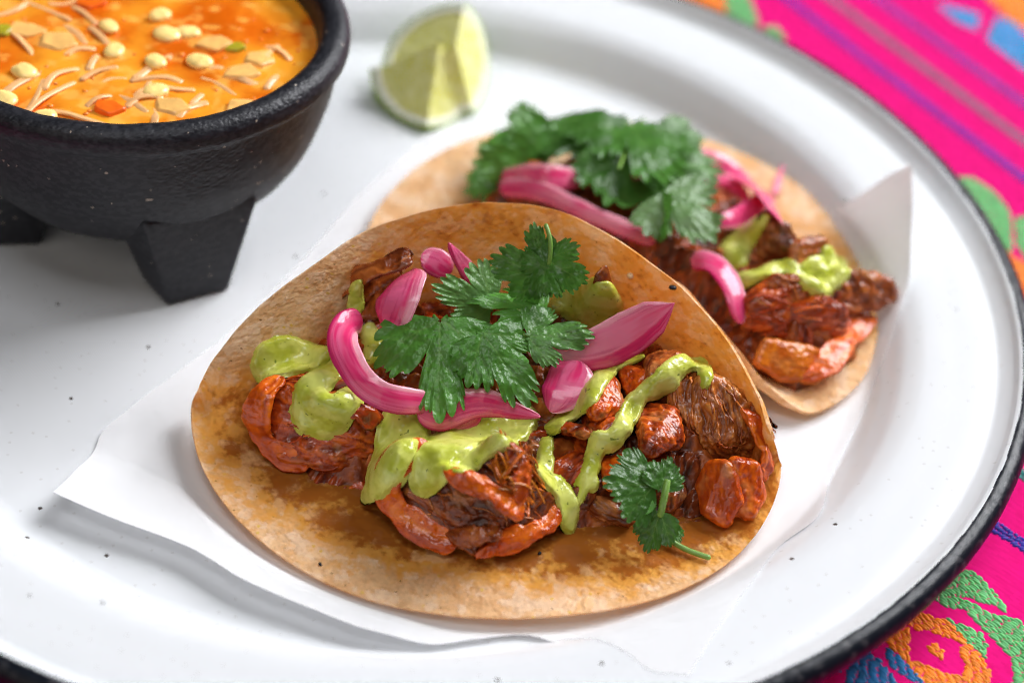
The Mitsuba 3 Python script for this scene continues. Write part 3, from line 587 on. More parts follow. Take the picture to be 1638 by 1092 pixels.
def mound(name, label, poly, zf, seed, cell=5.2, res=0.4):
    """The heaped filling: lumps grown round random seeds, each with its own fibre direction and tone."""
    from shapely.geometry import Polygon
    import shapely
    P = Polygon(poly).buffer(0); x0, y0, x1, y1 = P.bounds
    gx, gy = np.meshgrid(np.arange(x0 - 4, x1 + 4, res), np.arange(y0 - 4, y1 + 4, res), indexing='ij')
    pt = shapely.points(gx.ravel(), gy.ravel()); d = (shapely.distance(P.boundary, pt) * np.where(shapely.contains(P, pt), 1, -1)).reshape(gx.shape)
    rng = np.random.default_rng(seed); m = int(P.area / cell ** 2); c = np.c_[rng.uniform(x0, x1, m * 2), rng.uniform(y0, y1, m * 2)]
    w3 = np.stack([gx, gy, 0 * gx], -1); wx = gx + 3.0 * fnoise(w3, 0.18, 3, seed + 1); wy = gy + 3.0 * fnoise(w3, 0.18, 3, seed + 2)
    dd, ii = cKDTree(c).query(np.stack([wx, wy], -1), k=2); i = ii[..., 0]; edge = dd[..., 1] - dd[..., 0]
    hi, th, tone, pal = rng.normal(0, 0.8, len(c)), rng.uniform(0, np.pi, len(c)), rng.uniform(0.75, 1.25, len(c)), rng.choice(3, len(c), p=[0.45, 0.38, 0.17])
    ca, sa = np.cos(th[i]), np.sin(th[i]); u = gx * ca + gy * sa; v_ = -gx * sa + gy * ca
    fb = fnoise(np.stack([u * 0.14, v_ * 0.95, i * 3.1], -1), 1.0, 3, seed + 3)
    gap = smooth01(edge, 0.0, 3.2)
    z = zf(gx, gy, np.maximum(d, 0)) + (hi[i] + 2.0) * gap * smooth01(d, 0, 4) + 2.4 * fnoise(w3, 0.14, 3, seed + 8) + 1.7 * fb + 0.9 * fnoise(np.stack([u * 0.2, v_ * 2.0, i * 3.1], -1), 1.0, 2, seed + 11) + 0.7 * fnoise(w3, 0.7, 3, seed + 4)
    z = z - 6 * smooth01(-d, 0, 2.0)
    pals = np.array([PAL['dark'], PAL['brown'], PAL['red']])[pal][i]
    k = np.clip(0.42 + 1.5 * fb + 0.8 * fnoise(w3, 0.9, 2, seed + 6), 0, 1)[..., None]
    col = np.where(k < 0.5, pals[..., 0, :] + (pals[..., 1, :] - pals[..., 0, :]) * k * 2, pals[..., 1, :] + (pals[..., 2, :] - pals[..., 1, :]) * (k - 0.5) * 2) * tone[i][..., None]
    f = tri(quads(*gx.shape)); v = np.stack([gx, gy, z], -1).reshape(-1, 3)
    keep = (d.ravel()[f] > -2.0).all(1); f = f[keep]
    if np.cross(v[f[0, 1]] - v[f[0, 0]], v[f[0, 2]] - v[f[0, 0]])[2] < 0: f = f[:, ::-1]
    used = np.unique(f); mp = -np.ones(len(v), int); mp[used] = np.arange(len(used))
    put(name, (v[used], mp[f]), 'glossy_meat', color=col.reshape(-1, 3)[used]); tag(name, label, 'chicken', None, 'stuff')
mound('chicken_filling', 'bed of dark red saucy shredded chicken heaped along the front taco', [(-22.6, -58.3), (-19.4, -39.7), (-9.5, -18.6), (9.9, -5.5), (32.1, 1), (48.9, 0.2), (64.3, -15.1), (76, -29.1), (84.9, -47), (83, -67.3), (68.8, -71.4), (56.8, -76.1), (42.4, -80.2), (31, -86.5), (16.8, -86.9), (3, -70.2), (-10.2, -72.3)],
      lambda x, y, d: 6.5 + 9.5 * smooth01(d, 0, 11) + 7.0 * smooth01(y, -62, -38), 5)
mound('chicken_filling_001', 'bed of dark saucy shredded chicken heaped along the back taco', [(12.3, 34.4), (20.8, 50.4), (36.8, 61), (62, 62.9), (83.7, 50.9), (101, 34.5), (115.5, 13.4), (110.8, -9.4), (96.6, -22.2), (86.5, -18.3), (76.3, -5.9), (61.1, 6.2), (38.9, 17.6), (19.5, 24.7)],
      lambda x, y, d: 6.5 + 9.0 * smooth01(d, 0, 11) + 5.0 * smooth01(-y, -25, 0), 9)
chunk('chicken_chunk', 'dark red chicken chunk at the left end of the front taco, below green salsa', 'chicken', FG,
      [(-21.4, -59.9, 10), (-17.3, -65.1, 9.5), (-8.1, -67.4, 10), (0.9, -63.9, 10), (3.1, -58.1, 12), (-22.2, -56.7, 19), (-12.8, -55.9, 22), (-3.1, -57.1, 23), (2, -59.1, 21), (-19.9, -45.1, 12), (-0.6, -41.8, 12)], 2.2, (1, -0.25, 0.1), 'red', 3, fib=0.5, strand=45, slen=6, spal='red',
      extra=[([(-19.7, -55.7, 23), (-22.5, -61.2, 22), (-23.4, -63.9, 18), (-22.1, -65.3, 13), (-17, -67.3, 10.5), (-10.1, -68, 9.6)], 3.0, 1.2, 'orange', (-0.4, -0.8, 0.8)), ([(-11.6, -63.7, 24), (-3.5, -64.4, 24), (3.3, -63.7, 19)], 2.6, 1.5, 'red', (0, -0.6, 1))])
chunk('chicken_chunk', 'large folded orange-red chicken chunk at the front middle of the front taco', 'chicken', FG,
      [(9, -74.3, 9.5), (14.1, -81.9, 9.5), (26.2, -86.9, 9.5), (37, -81.2, 9.5), (41.2, -74.5, 10), (10.7, -75.1, 18), (17.7, -75.4, 22), (28.1, -74.8, 23), (35.2, -78.1, 20), (39.5, -76.1, 15), (15.7, -62.1, 12), (32.1, -61.5, 12)], 1.9, (0.8, -0.6, 0), 'dark', 8, fib=0.5, strand=50, slen=6, spal='brown',
      extra=[([(14.8, -73.1, 23), (8.7, -76.8, 22), (6.4, -79.5, 17), (8.7, -82.1, 12.5), (15.5, -85.1, 10.5), (22.3, -87, 9.8)], 3.6, 1.3, 'orange', (-0.5, -0.7, 0.9)), ([(27.1, -89.7, 9.2), (31.4, -87.5, 11), (37.6, -83.9, 12), (42.7, -76.7, 13)], 2.6, 1.5, 'orange', (0.2, -0.7, 0.9)),
             ([(18.4, -83, 27), (22.9, -86, 27), (28.9, -86.8, 24.5), (35.5, -86.7, 20)], 2.7, 1.3, 'orange', (0.2, -0.5, 1)), ([(29, -76.4, 30), (33, -79.3, 28), (33.8, -83.5, 25), (30.3, -84.6, 22)], 2.6, 1.6, 'red', (0.4, -0.5, 1)), ([(20, -84.3, 10), (27.3, -88.6, 14), (30.9, -85.7, 15)], 2.4, 1.6, 'brown', (0, -.6, 1))])
chunk('chicken_chunk', 'big shredded brown chicken chunk at the right end of the front taco', 'chicken', FG,
      [(70, -52.2, 10), (77.7, -55.1, 10), (85.4, -51.8, 10), (87.4, -47.5, 13), (66.5, -47.7, 25), (72.4, -47.3, 27), (78.9, -49.8, 25), (84.3, -51.7, 21), (67.6, -52.4, 22), (76.1, -57, 20), (83.7, -38.7, 14), (69.6, -34.8, 18)], 2.2, (0.25, -0.65, -0.7), 'blond', 15, fib=1.0, amp=1.1, strand=80, slen=4.5, spal='brown', res=0.36,
      extra=[([(80.2, -51.7, 25), (84.7, -55.8, 22), (86.8, -59, 17), (86, -60.9, 13)], 2.2, 1.2, 'orange', (0.8, -0.5, .6))])
chunk('tomato_slice', 'soft red tomato slice below the shredded chicken, left one of the two', 'tomato', None, [(74.2, -63.7, 12), (75.1, -69, 9.8), (78.6, -70.6, 9.8), (80.9, -68, 12.5), (77.8, -63.4, 17), (75.2, -61.7, 15)], 2.1, (0.2, -1, -0.5), 'orange', 4, amp=1.3, fib=0.12, smooth=16)
chunk('tomato_slice', 'soft orange tomato slice at the right edge of the front taco', 'tomato', None, [(80.1, -62.5, 18), (83.7, -61.9, 17), (85.3, -64.9, 12), (83.6, -68.3, 9.8), (81.1, -67.5, 9.8), (81.2, -65.6, 14)], 2.0, (0.2, -1, -0.5), 'orange', 6, amp=1.3, fib=0.12, smooth=16)
chunk('chicken_bit', 'red saucy chicken bit left of the thin hanging salsa drip', 'chicken', FG, [(45.9, -56.9, 15.4), (50.7, -61.4, 16.6), (49.6, -64.3, 15.4), (46.1, -53.1, 12), (51.1, -56.4, 12)], 3.0, (-1, 0.6, 0.3), 'red', 200, fib=0.5, amp=0.7)
chunk('chicken_bit', 'orange chicken cube between the two diagonal salsa ribbons', 'chicken', FG, [(47.4, -50.2, 24.4), (51.3, -49.9, 25.6), (53, -55.5, 24.4), (48.9, -59.5, 25.6), (47.6, -46.3, 21), (51.7, -44.5, 21)], 2.2, (0, 0.6, 0.3), 'orange', 201, fib=0.5, amp=0.7)
chunk('chicken_bit', 'dark red chicken cube below the orange cube, between the two salsa ribbons', 'chicken', FG, [(48.6, -56.9, 21.4), (53.4, -61.5, 22.6), (50.9, -62.6, 21.4), (48.9, -53.1, 18), (53.8, -56.4, 18)], 2.6, (1, 0.6, 0.3), 'red', 202, fib=0.5, amp=0.7)
chunk('chicken_bit', 'red glossy chicken cube left of the big shredded chunk', 'chicken', FG, [(59.5, -53.1, 21.4), (64.8, -54.6, 22.6), (65.7, -60.2, 21.4), (60.9, -65.2, 22.6), (59.9, -49.2, 18), (65.4, -49.4, 18)], 2.4, (-1, 0.6, 0.3), 'red', 203, fib=0.5, amp=0.7)
chunk('chicken_bit', 'brown chicken shred under the right end of the pink onion crescent', 'chicken', FG, [(60.5, -44.2, 28.4), (65.2, -43.8, 29.6), (67.4, -45.2, 28.4), (61.1, -49.7, 29.6), (60.9, -40.1, 25), (65.8, -38.2, 25)], 1.9, (0, 0.6, 0.3), 'brown', 204, fib=0.5, amp=0.7)
chunk('chicken_bit', 'small orange chicken bit right of the orange cube', 'chicken', FG, [(55.4, -45.8, 25.4), (58.7, -47.7, 26.6), (57.6, -51.7, 25.4), (55.7, -41.8, 22), (59.2, -42.3, 22)], 2.2, (1, 0.6, 0.3), 'orange', 205, fib=0.5, amp=0.7)
chunk('chicken_bit', 'orange chicken cube just above the bottom cilantro leaf', 'chicken', FG, [(52.3, -64.8, 15.4), (56.2, -63.5, 16.6), (57.8, -67.8, 15.4), (53.7, -70.7, 16.6), (52.6, -61.2, 12), (56.7, -58.5, 12)], 2.0, (-1, 0.6, 0.3), 'orange', 206, fib=0.5, amp=0.7)
chunk('chicken_bit', 'dark saucy chicken bit right of the curled salsa drip', 'chicken', FG, [(45.3, -64.7, 11.4), (50, -68.1, 12.6), (47.6, -72.1, 11.4), (45.5, -61.1, 8), (50.4, -63.3, 8)], 3.0, (0, 0.6, 0.3), 'dark', 207, fib=0.5, amp=0.7)
chunk('chicken_bit', 'small red chicken nugget above the right side of the bottom cilantro', 'chicken', FG, [(61.1, -61.4, 15.4), (64.3, -61.2, 16.6), (64.8, -64.8, 15.4), (61.5, -57.8, 12), (64.9, -56.2, 12)], 2.0, (1, 0.6, 0.3), 'red', 208, fib=0.5, amp=0.7)
chunk('chicken_bit', 'dark chicken bit left of the bottom cilantro sprig', 'chicken', FG, [(55.1, -67.4, 9.9), (51.7, -73, 11.1), (57.3, -73.8, 9.9), (55.4, -63.9, 6.5), (52.1, -68.3, 6.5)], 2.4, (-1, 0.6, 0.3), 'dark', 209, fib=0.5, amp=0.7)
chunk('chicken_bit', 'dark chicken bit right of the bottom cilantro sprig', 'chicken', FG, [(65.2, -60.5, 10.4), (67.8, -67.2, 11.6), (65.2, -70.2, 10.4), (65.6, -56.9, 7), (68.4, -62.4, 7)], 2.4, (0, 0.6, 0.3), 'dark', 210, fib=0.5, amp=0.7)
chunk('chicken_bit', 'short red chicken shred beside the round salsa drop', 'chicken', FG, [(42.7, -60.9, 21.4), (46.7, -62.6, 22.6), (42.9, -57.2, 18), (47, -57.5, 18)], 1.5, (1, 0.6, 0.3), 'red', 211, fib=0.5, amp=0.7)
chunk('chicken_bit', 'dark chicken bit under the middle of the salsa', 'chicken', FG, [(38.3, -55, 14.4), (35.9, -62.7, 15.6), (41.5, -62.5, 14.4), (38.4, -51.2, 11), (36, -57.8, 11)], 2.8, (-1, 0.6, 0.3), 'dark', 212, fib=0.5, amp=0.7)
for i, (pp, w, lab) in enumerate((([(-10.4, -30.4, 26), (-6.7, -32.9, 33), (-1.3, -32.8, 38), (5.6, -31.6, 41)], 1.7, 'long brown chicken shred along the upper left wall of the front tortilla'), ([(-10.5, -33.2, 20), (-8, -32.2, 26), (-4.1, -31, 31), (2.6, -29.1, 34)], 2.2, 'lower brown chicken shred at the upper left of the front taco, behind the onions'),
                                  ([(-18.9, -34.3, 17), (-14.7, -33.7, 18), (-9.7, -34.2, 21)], 1.8, 'red chicken shred behind the left salsa blob'), ([(-7.1, -33, 24), (-2.1, -35, 29), (4.7, -34.2, 32)], 2.2, 'dark chicken shred behind the wide pink onion'))):
    v, f, e = strip(pp, w * 1.5, w * 0.7, ['brown', 'brown', 'red', 'dark'][i], 300 + i); k = numbered('chicken_shred'); put(k, (v, f), 'glossy_meat', color=e); tag(k, lab, 'chicken', FG)
chunk('tomato_skin', 'dark red tomato skin stuck to the back wall of the front tortilla', 'tomato', None, [(45.8, -30.4, 33), (51.2, -30.8, 33), (47.8, -30.5, 42.5), (46.2, -32.2, 41.5)], 0.7, (0, 0, 1), 'brown', 310, amp=0.3, fib=0.15, smooth=8)
rng = np.random.default_rng(91); V, F, K = [], [], []
A_, B_ = np.array([(28.3, -76.7, 31), (33.6, -77.6, 30), (28.2, -81, 28), (29.9, -84.2, 26)]), np.array([(36.6, -80.7, 20), (34.8, -83.8, 21), (32.2, -84.3, 22), (38.3, -77.7, 21)])
for i in range(60):
    a_, b_ = A_[rng.choice(4)] + rng.normal(0, 1.2, 3), B_[rng.choice(4)] + rng.normal(0, 1.4, 3); m_ = (a_ + b_) / 2 + rng.normal(0, 1.4, 3) + [0, 0, 1.0]
    v, f, uv = sweep([a_, m_, b_], rng.uniform(0.18, 0.42), 0.2, 18, 5, cap=3); F.append(f + sum(map(len, V))); V.append(v); K.append(np.repeat([np.array(PAL['orange'][rng.choice([1, 2])]) * rng.uniform(0.5, 1.1) + [0, 0.03, 0.004]], len(v), 0))
k = numbered('chicken_shred'); put(k, (np.vstack(V), np.vstack(F)), 'glossy_meat', color=np.vstack(K)); tag(k, 'torn tuft of orange chicken fibres on top of the large folded chunk', 'chicken', FG)
# filling of the back taco
chunk('chicken_chunk', 'dark charred chicken chunk below the pink onion loop of the back taco', 'chicken', BG_, [(87.6, 10.6, 22), (94, 9.2, 22), (87, 12.5, 30), (91.7, 10.9, 29), (93.4, 8.9, 25)], 1.8, (0.5, 0, -1), 'dark', 21)
chunk('chicken_chunk', 'red-brown chicken chunk in the back taco right beside the standing edge of its tortilla', 'chicken', BG_, [(84.7, -12.9, 17), (92.3, -12.7, 16), (84.5, -11, 23), (91, -8.7, 24), (88.7, -6.8, 25)], 2.2, (1, 0, 0.2), 'red', 22, strand=30, spal='red')
chunk('chicken_chunk', 'smooth reddish chicken chunk at the lower middle of the back taco', 'chicken', BG_, [(95.5, -10.9, 15), (106.6, -6.6, 13), (93.9, -10.3, 20), (98.8, -8.4, 22), (106.5, -5.6, 18), (96.1, -10.7, 12)], 2.2, (1, 0.2, 0), 'red', 25, fib=0.25, strand=12, spal='red')
chunk('chicken_chunk', 'orange-brown chicken pieces right below the salsa ribbon of the back taco', 'chicken', BG_, [(88.8, -7.9, 24), (98.9, -7.2, 22), (89.3, -6.7, 26), (97.7, -5.2, 25)], 1.8, (1, -0.3, 0), 'brown', 27, fib=0.7, strand=30, spal='brown')
chunk('chicken_chunk', 'charred brown chicken tip sticking out over the right edge of the back tortilla', 'chicken', BG_, [(106.4, -0.7, 16), (116.3, 3.6, 14), (106.3, 3.9, 22), (111.2, 6.1, 21), (120.3, 8, 15), (119.2, 8.9, 17)], 1.6, (1, -0.2, 0.1), 'brown', 33, fib=0.7, amp=1.2)
chunk('chicken_chunk', 'dark brown chicken under the salsa at the upper right of the back taco', 'chicken', BG_, [(95, 4.4, 22), (104.9, 11.3, 20), (95.2, 7.9, 26), (100.9, 11.6, 25)], 2.0, (1, 0, 0.1), 'brown', 29)
chunk('tomato_slice', 'large soft amber tomato slice at the bottom of the back taco', 'tomato', None, [(87.1, -22.7, 14), (92.7, -22.8, 11), (100.5, -20.9, 9.5), (106, -14.8, 10), (88.2, -19.3, 17), (98.4, -16.2, 14)], 1.6, (1, 0, 0), 'amber', 41, fib=0.15, amp=0.9, smooth=20)
for pp, w, pal, sd, lab in (([(95.2, -21.2, 10), (101.5, -20.2, 12), (106.2, -13.7, 13), (110.8, -4.6, 12), (116.9, 3.7, 11)], 3.0, 'orange', 42, 'orange-red tomato strip along the right side of the back taco'), ):
    v, f, e = strip(pp, w, 1.3, pal, sd); k = numbered('tomato_strip'); put(k, (v, f), 'glossy_meat', color=e); tag(k, lab, 'tomato')

# ------------------------------------------------------------------ green salsa
def salsa_col(p, n, uv):
    x, y, z = mm(p)
    c = mix([0.42, 0.46, 0.045], [0.58, 0.605, 0.14], smoothstep(0.3, 0.7, fbm(x * 0.35, y * 0.35, z * 0.35)))
    d = smoothstep(0.86, 0.9, noise(x * 1.3, y * 1.3, z * 1.3)) * smoothstep(0.5, 0.6, noise(x * 0.3 + 9, y * 0.3, z * 0.3))
    return mix(c, [0.10, 0.15, 0.02], d * 0.8)
scene['green_salsa'] = {'type': 'bumpmap', 'arbitrary': proc(lambda p, n, uv: fbm(p.x * 1400, p.y * 1400, p.z * 1400, 3), 2e-4), 'scale': 0.00016,
                        'bsdf': {'type': 'principled', 'base_color': proc(salsa_col), 'roughness': 0.18, 'specular': 0.5, 'clearcoat': 0.35, 'clearcoat_gloss': 0.93}}
SALF, SALB = 'green salsa on the front taco', 'green salsa on the back taco'
VIEWN = np.array([0.1, -0.5, 0.86]); VIEWN /= np.linalg.norm(VIEWN); VA = np.cross([0, 1, 0], VIEWN); VA /= np.linalg.norm(VA); VB = np.cross(VIEWN, VA)
from scipy.ndimage import gaussian_filter, maximum_filter
DRY = np.vstack([meshkit.WRITTEN[d['filename']][0] / S for k, d in scene.items() if d.get('type') == 'ply' and k.startswith(('chicken', 'tomato', 'corn_tortilla'))])
DRY = np.stack([DRY @ VA, DRY @ VB, DRY @ VIEWN], -1)
def goo(label, group, runs, seed, thick=0.62, res=0.25):
    """Poured salsa: a film with rounded edges that drapes over whatever lies under it (the surface is sampled from the meshes already built)."""
    rng = np.random.default_rng(seed); balls = []
    for pts, rad in runs:
        P = np.array(pts, float); rad = np.interp(np.linspace(0, 1, len(P)), np.linspace(0, 1, len(rad)), rad)
        k = max(len(P), int(np.linalg.norm(np.diff(P, axis=0), axis=1).sum() / 0.5)); t = np.linspace(0, 1, k)
        c = CubicSpline(np.linspace(0, 1, len(P)), np.c_[P, rad], bc_type='natural')(t) if len(P) > 2 else np.stack([np.interp(t, [0, 1], np.c_[P, rad][:, q]) for q in range(4)], -1)
        c[:, 3] = np.maximum(0.5, c[:, 3] * (1.0 + 0.30 * (meshkit.fbm(np.c_[t * k * 0.12, 0 * t + seed, 0 * t], 3, seed) - 0.5))); balls.append(c)
    c = np.vstack(balls); a, b = c[:, :3] @ VA, c[:, :3] @ VB; R = c[:, 3]
    x0, x1, y0, y1 = a.min() - 7, a.max() + 7, b.min() - 7, b.max() + 7
    gx, gy = np.meshgrid(np.arange(x0, x1, res), np.arange(y0, y1, res), indexing='ij')
    q = DRY[(DRY[:, 0] > x0) & (DRY[:, 0] < x1) & (DRY[:, 1] > y0) & (DRY[:, 1] < y1)]
    H = np.full(gx.shape, -1e3); ix, iy = ((q[:, 0] - x0) / res).astype(int).clip(0, gx.shape[0] - 1), ((q[:, 1] - y0) / res).astype(int).clip(0, gx.shape[1] - 1)
    np.maximum.at(H, (ix, iy), q[:, 2]); H = maximum_filter(H, 7)
    for _ in range(60):
        bad = H < -900
        if not bad.any(): break
        H = np.where(bad, maximum_filter(H, 3), H)
    H = 0.5 * gaussian_filter(H, 0.8 / res) + 0.5 * gaussian_filter(H, 1.8 / res)
    p = np.stack([gx, gy], -1).reshape(-1, 2); wob = 0.8 * np.stack([fnoise(np.c_[p, 0 * p[:, 0]], 0.35, 3, seed + i) for i in range(2)], -1)
    tree = cKDTree(np.c_[a, b]); best = np.full(len(p), -9.0)
    for d, i in zip(*[x.T for x in tree.query(p + wob * 1.6, k=min(24, len(a)))]): best = np.maximum(best, 1 - (d / R[i]) ** 2)
    f = gaussian_filter(np.maximum(best, -1.2).reshape(gx.shape), 0.35 / res)
    rm = gaussian_filter(np.array(R)[tree.query(p)[1]].reshape(gx.shape), 1.0 / res)
    T_ = np.minimum(rm * thick, 2.4) * (1 + 0.5 * fnoise(np.stack([gx, gy, 0 * gx], -1), 0.3, 3, seed + 5))
    top = H + np.where(f > 0, T_ * np.sqrt(np.maximum(f, 0)), 3.5 * f)
    W = gx[..., None] * VA + gy[..., None] * VB
    v = np.concatenate([(W + top[..., None] * VIEWN).reshape(-1, 3), (W + (np.minimum(H, top) - 1.2)[..., None] * VIEWN).reshape(-1, 3)])
    F0 = tri(quads(*gx.shape)); F0 = F0[(f.ravel()[F0] > -0.45).all(1)]
    ed = np.sort(np.vstack([F0[:, [0, 1]], F0[:, [1, 2]], F0[:, [2, 0]]]), 1); ue, ct = np.unique(ed, axis=0, return_counts=True); bd = np.unique(ue[ct == 1])
    g0, g1 = np.gradient(f, res); g = np.stack([g0.ravel(), g1.ravel()], -1)[bd]; st = np.clip(-(f.ravel()[bd] + 0.45) / (np.sum(g * g, 1) + 1e-3), -1.0, 1.0)[:, None] * g
    st *= np.minimum(1, 0.45 / (np.linalg.norm(st, axis=1, keepdims=True) + 1e-9))
    for o in (0, gx.size): v[bd + o] += st[:, :1] * VA + st[:, 1:] * VB
    n = np.cross(v[F0[0, 1]] - v[F0[0, 0]], v[F0[0, 2]] - v[F0[0, 0]])
    if n @ VIEWN < 0: F0 = F0[:, ::-1]
    F1 = np.vstack([F0, F0[:, ::-1] + gx.size]); used = np.unique(F1); mp = -np.ones(len(v), int); mp[used] = np.arange(len(used))
    k = numbered('salsa_blob' if len(runs[0][0]) < 5 else 'salsa_drizzle'); put(k, (v[used], mp[F1]), 'green_salsa'); tag(k, label, 'salsa', group)
goo('pale green salsa blob at the far left end of the front taco', SALF, [([(-22.8, -47.3, 18.6), (-18.5, -45.4, 18.4), (-14.8, -45.1, 19.8), (-11.4, -47.2, 24.2)], [4.2, 4.6, 3.6, 2.0]), ([(-22.5, -46.8, 16.5), (-17.7, -45.9, 16.7)], [3.6, 3.6])], 1)
goo('C-shaped green salsa blob left of the front leaf', SALF, [([(-7.5, -50.2, 22.8), (-10.7, -57, 25.4), (-12.8, -60.3, 24.1), (-10.6, -66.4, 25.6), (-5.9, -67, 26.3), (-3.7, -60.8, 24.1)], [2.8, 3.0, 3.6, 3.8, 3.3, 2.4])], 2)
goo('long translucent green salsa drip between the two front chicken chunks', SALF, [([(8.9, -59.2, 18), (7.8, -64.9, 17.1), (7.3, -78.8, 23.7), (4.7, -79.8, 17.9)], [4.4, 4.6, 3.8, 2.6]), ([(4.6, -62.6, 16.4), (5.2, -77.7, 21.4)], [1.6, 1.8])], 3)
goo('thick green salsa pool in the middle, over the large folded chicken chunk', SALF, [([(33.2, -56.4, 19), (27.3, -59.6, 18.9), (22.1, -62.4, 17.9), (17.9, -75.9, 25.2), (15.8, -79.9, 22.9)], [3.4, 4.2, 4.6, 4.8, 3.8]), ([(21.5, -85.7, 29.7), (24.9, -77.4, 25.9), (28.9, -78.8, 33.1)], [1.2, 2.0, 2.4]), ([(28.8, -78.1, 34.1), (32.8, -58.7, 17)], [2.8, 2.4])], 4)
goo('straight diagonal green salsa ribbon below the purple onion, ending in a round drop', SALF, [([(50.8, -44, 25.4), (47.8, -55, 28.6), (45.2, -53.6, 20.7), (42, -56, 19.2)], [1.7, 2.2, 2.2, 1.6]), ([(42, -55, 19), (40.2, -58.4, 18.6)], [1.3, 1.8]), ([(52.7, -42.5, 24.3), (57.3, -41.3, 26.4)], [1.0, 1.0])], 5)
goo('long bent green salsa ribbon crossing the shredded chicken and hanging down', SALF, [([(72.2, -49.9, 29.9), (70, -40, 24.8), (64.1, -49.7, 32.2), (60.3, -53.5, 30.9), (57.2, -55.3, 26.7), (54.4, -64.5, 26.4), (50.2, -65.9, 24.4)], [1.2, 1.9, 2.0, 1.8, 2.0, 2.1, 1.8]), ([(50.1, -65.9, 25.3), (49.2, -66.2, 19.9), (48.4, -71.3, 16.7)], [1.9, 1.7, 1.9]), ([(48.4, -70.9, 15.9), (47.2, -74.6, 13.9)], [1.3, 0.9]), ([(60.4, -53.2, 30.3), (64.3, -50.8, 31)], [2.0, 2.0])], 6)
goo('curled green salsa drip running onto the front tortilla right of the folded chunk', SALF, [([(39, -62, 18.1), (39, -68.3, 17.6), (38.8, -73.5, 18), (41.8, -72.9, 16), (44.6, -74.8, 13.6), (45.2, -77.2, 9)], [1.1, 1.7, 2.2, 2.4, 2.3, 1.9])], 7)
goo('yellow-green salsa pool behind the cilantro near the back wall of the front tortilla', SALF, [([(37.7, -24.9, 25.6), (42.4, -26.1, 29.5), (46.7, -34.2, 37.5), (49.7, -28.7, 30.4), (49.7, -29.2, 26.2)], [2.0, 2.5, 2.7, 2.9, 2.0])], 8)
goo('small green salsa smear behind the left pink onion strip', SALF, [([(-6.8, -33, 29.5), (-6.2, -34.9, 26.6)], [1.4, 1.3])], 9)
goo('green salsa bit beside the curved left pink onion strip', SALF, [([(-2.7, -39.7, 24.7), (-0.8, -43.8, 24.7), (-1.4, -47.7, 23.9)], [1.8, 2.4, 1.8])], 10)
goo('green salsa pool under the pale folded leaf of the back taco', SALB, [([(85.7, 24.4, 17.3), (81.6, 13.1, 21.3), (81.7, 4.3, 24)], [3.0, 3.2, 2.6])], 12)
goo('winding green salsa ribbon along the middle of the back taco', SALB, [([(82.1, -1.2, 21.1), (86.2, -0.9, 23.3), (91.2, 3.8, 21.9), (95.2, 0.4, 23.5), (98.5, -7.1, 28.3), (104.3, 1.5, 23.6), (110.2, 25.9, 9.6), (103, 8.1, 25)], [2.3, 2.2, 2.0, 2.0, 2.6, 2.6, 2.2, 2.0]), ([(97.6, 2.8, 23.6), (100.8, 5.2, 23.2)], [2.2, 2.4])], 13)

# ------------------------------------------------------------------ pickled onion
def onion_col(p, n, uv):
    x, y, z = mm(p)
    g = fbm(uv.x * 2 + x * 0.04, uv.y * 9, y * 0.04)
    edge = smoothstep(0.16, 0.02, uv.y) + 0.0 * uv.y
    c = mix([0.82, 0.15, 0.31], [0.77, 0.04, 0.18], smoothstep(0.35, 0.65, g))
    c = mix(c, [0.92, 0.55, 0.62], 0.75 * smoothstep(0.66, 0.92, uv.y + 0.5 * (g - 0.5)))
    c = mix(c, [0.90, 0.46, 0.56], 0.55 * smoothstep(0.5, 0.8, fbm(x * 0.09, y * 0.09, z * 0.09)))
    c = mix(c, [0.62, 0.02, 0.15], 0.6 * smoothstep(0.5, 0.72, fbm(uv.x * 2.5 + 7, uv.y * 26 + x * 0.1, z * 0.1)))
    return mix(c, [0.50, 0.008, 0.12], dr.clip(edge, 0, 1) * 0.8)
onion_tex = proc(onion_col)
scene['pink_onion'] = {'type': 'blendbsdf', 'weight': 0.35,
    'front': {'type': 'twosided', 'bsdf': {'type': 'principled', 'base_color': onion_tex, 'roughness': 0.14, 'specular': 0.55, 'clearcoat': 0.7, 'clearcoat_gloss': 0.95}},
    'through': {'type': 'principledthin', 'base_color': onion_tex, 'roughness': 0.4, 'diff_trans': 1.6, 'spec_trans': 0.0, 'eta': 1.3}}
ONF, ONB = 'pickled onion strips on the front taco', 'pickled onion strips on the back taco'
def onion(label, group, pts, w, up, h=0.42, twist=0.0, bow=0.14, seed=1, cap=0.8):
    v, f, uv = sweep(pts, np.array(w) * 1.08, h, 80, 26, twist=twist, up=up, cap=cap, power=0.6, bow=bow)
    v = v + vnormals(v, f) * (0.9 * fnoise(v + seed, 0.12, 3, seed) + 0.12 * fnoise(v, 0.9, 2, seed) + 0.35 * fnoise(np.c_[uv[:, 0] * 2, uv[:, 1] * 10, uv[:, 0] * 0 + seed], 1, 2, seed))[:, None]
    k = numbered('onion_strip'); put(k, (v, f), 'pink_onion', uv=uv); tag(k, label, 'onion', group)
TC = (0.05, -0.75, 0.65)      # upward and towards the front of the table
onion('long curved pink onion strip hooking round the C-shaped salsa, left side', ONF, [(-4.2, -39.7, 27.7), (-6.9, -45, 30.2), (-7.2, -50.9, 30.5), (-4.7, -57.3, 30.2), (-0.6, -62.3, 28.8), (4.3, -63.8, 27.3), (9.6, -62.3, 25.6), (13.4, -59.9, 23.5)], [2.6, 3.0, 3.0, 2.9, 2.8, 2.7, 2.6, 2.2], TC, seed=1)
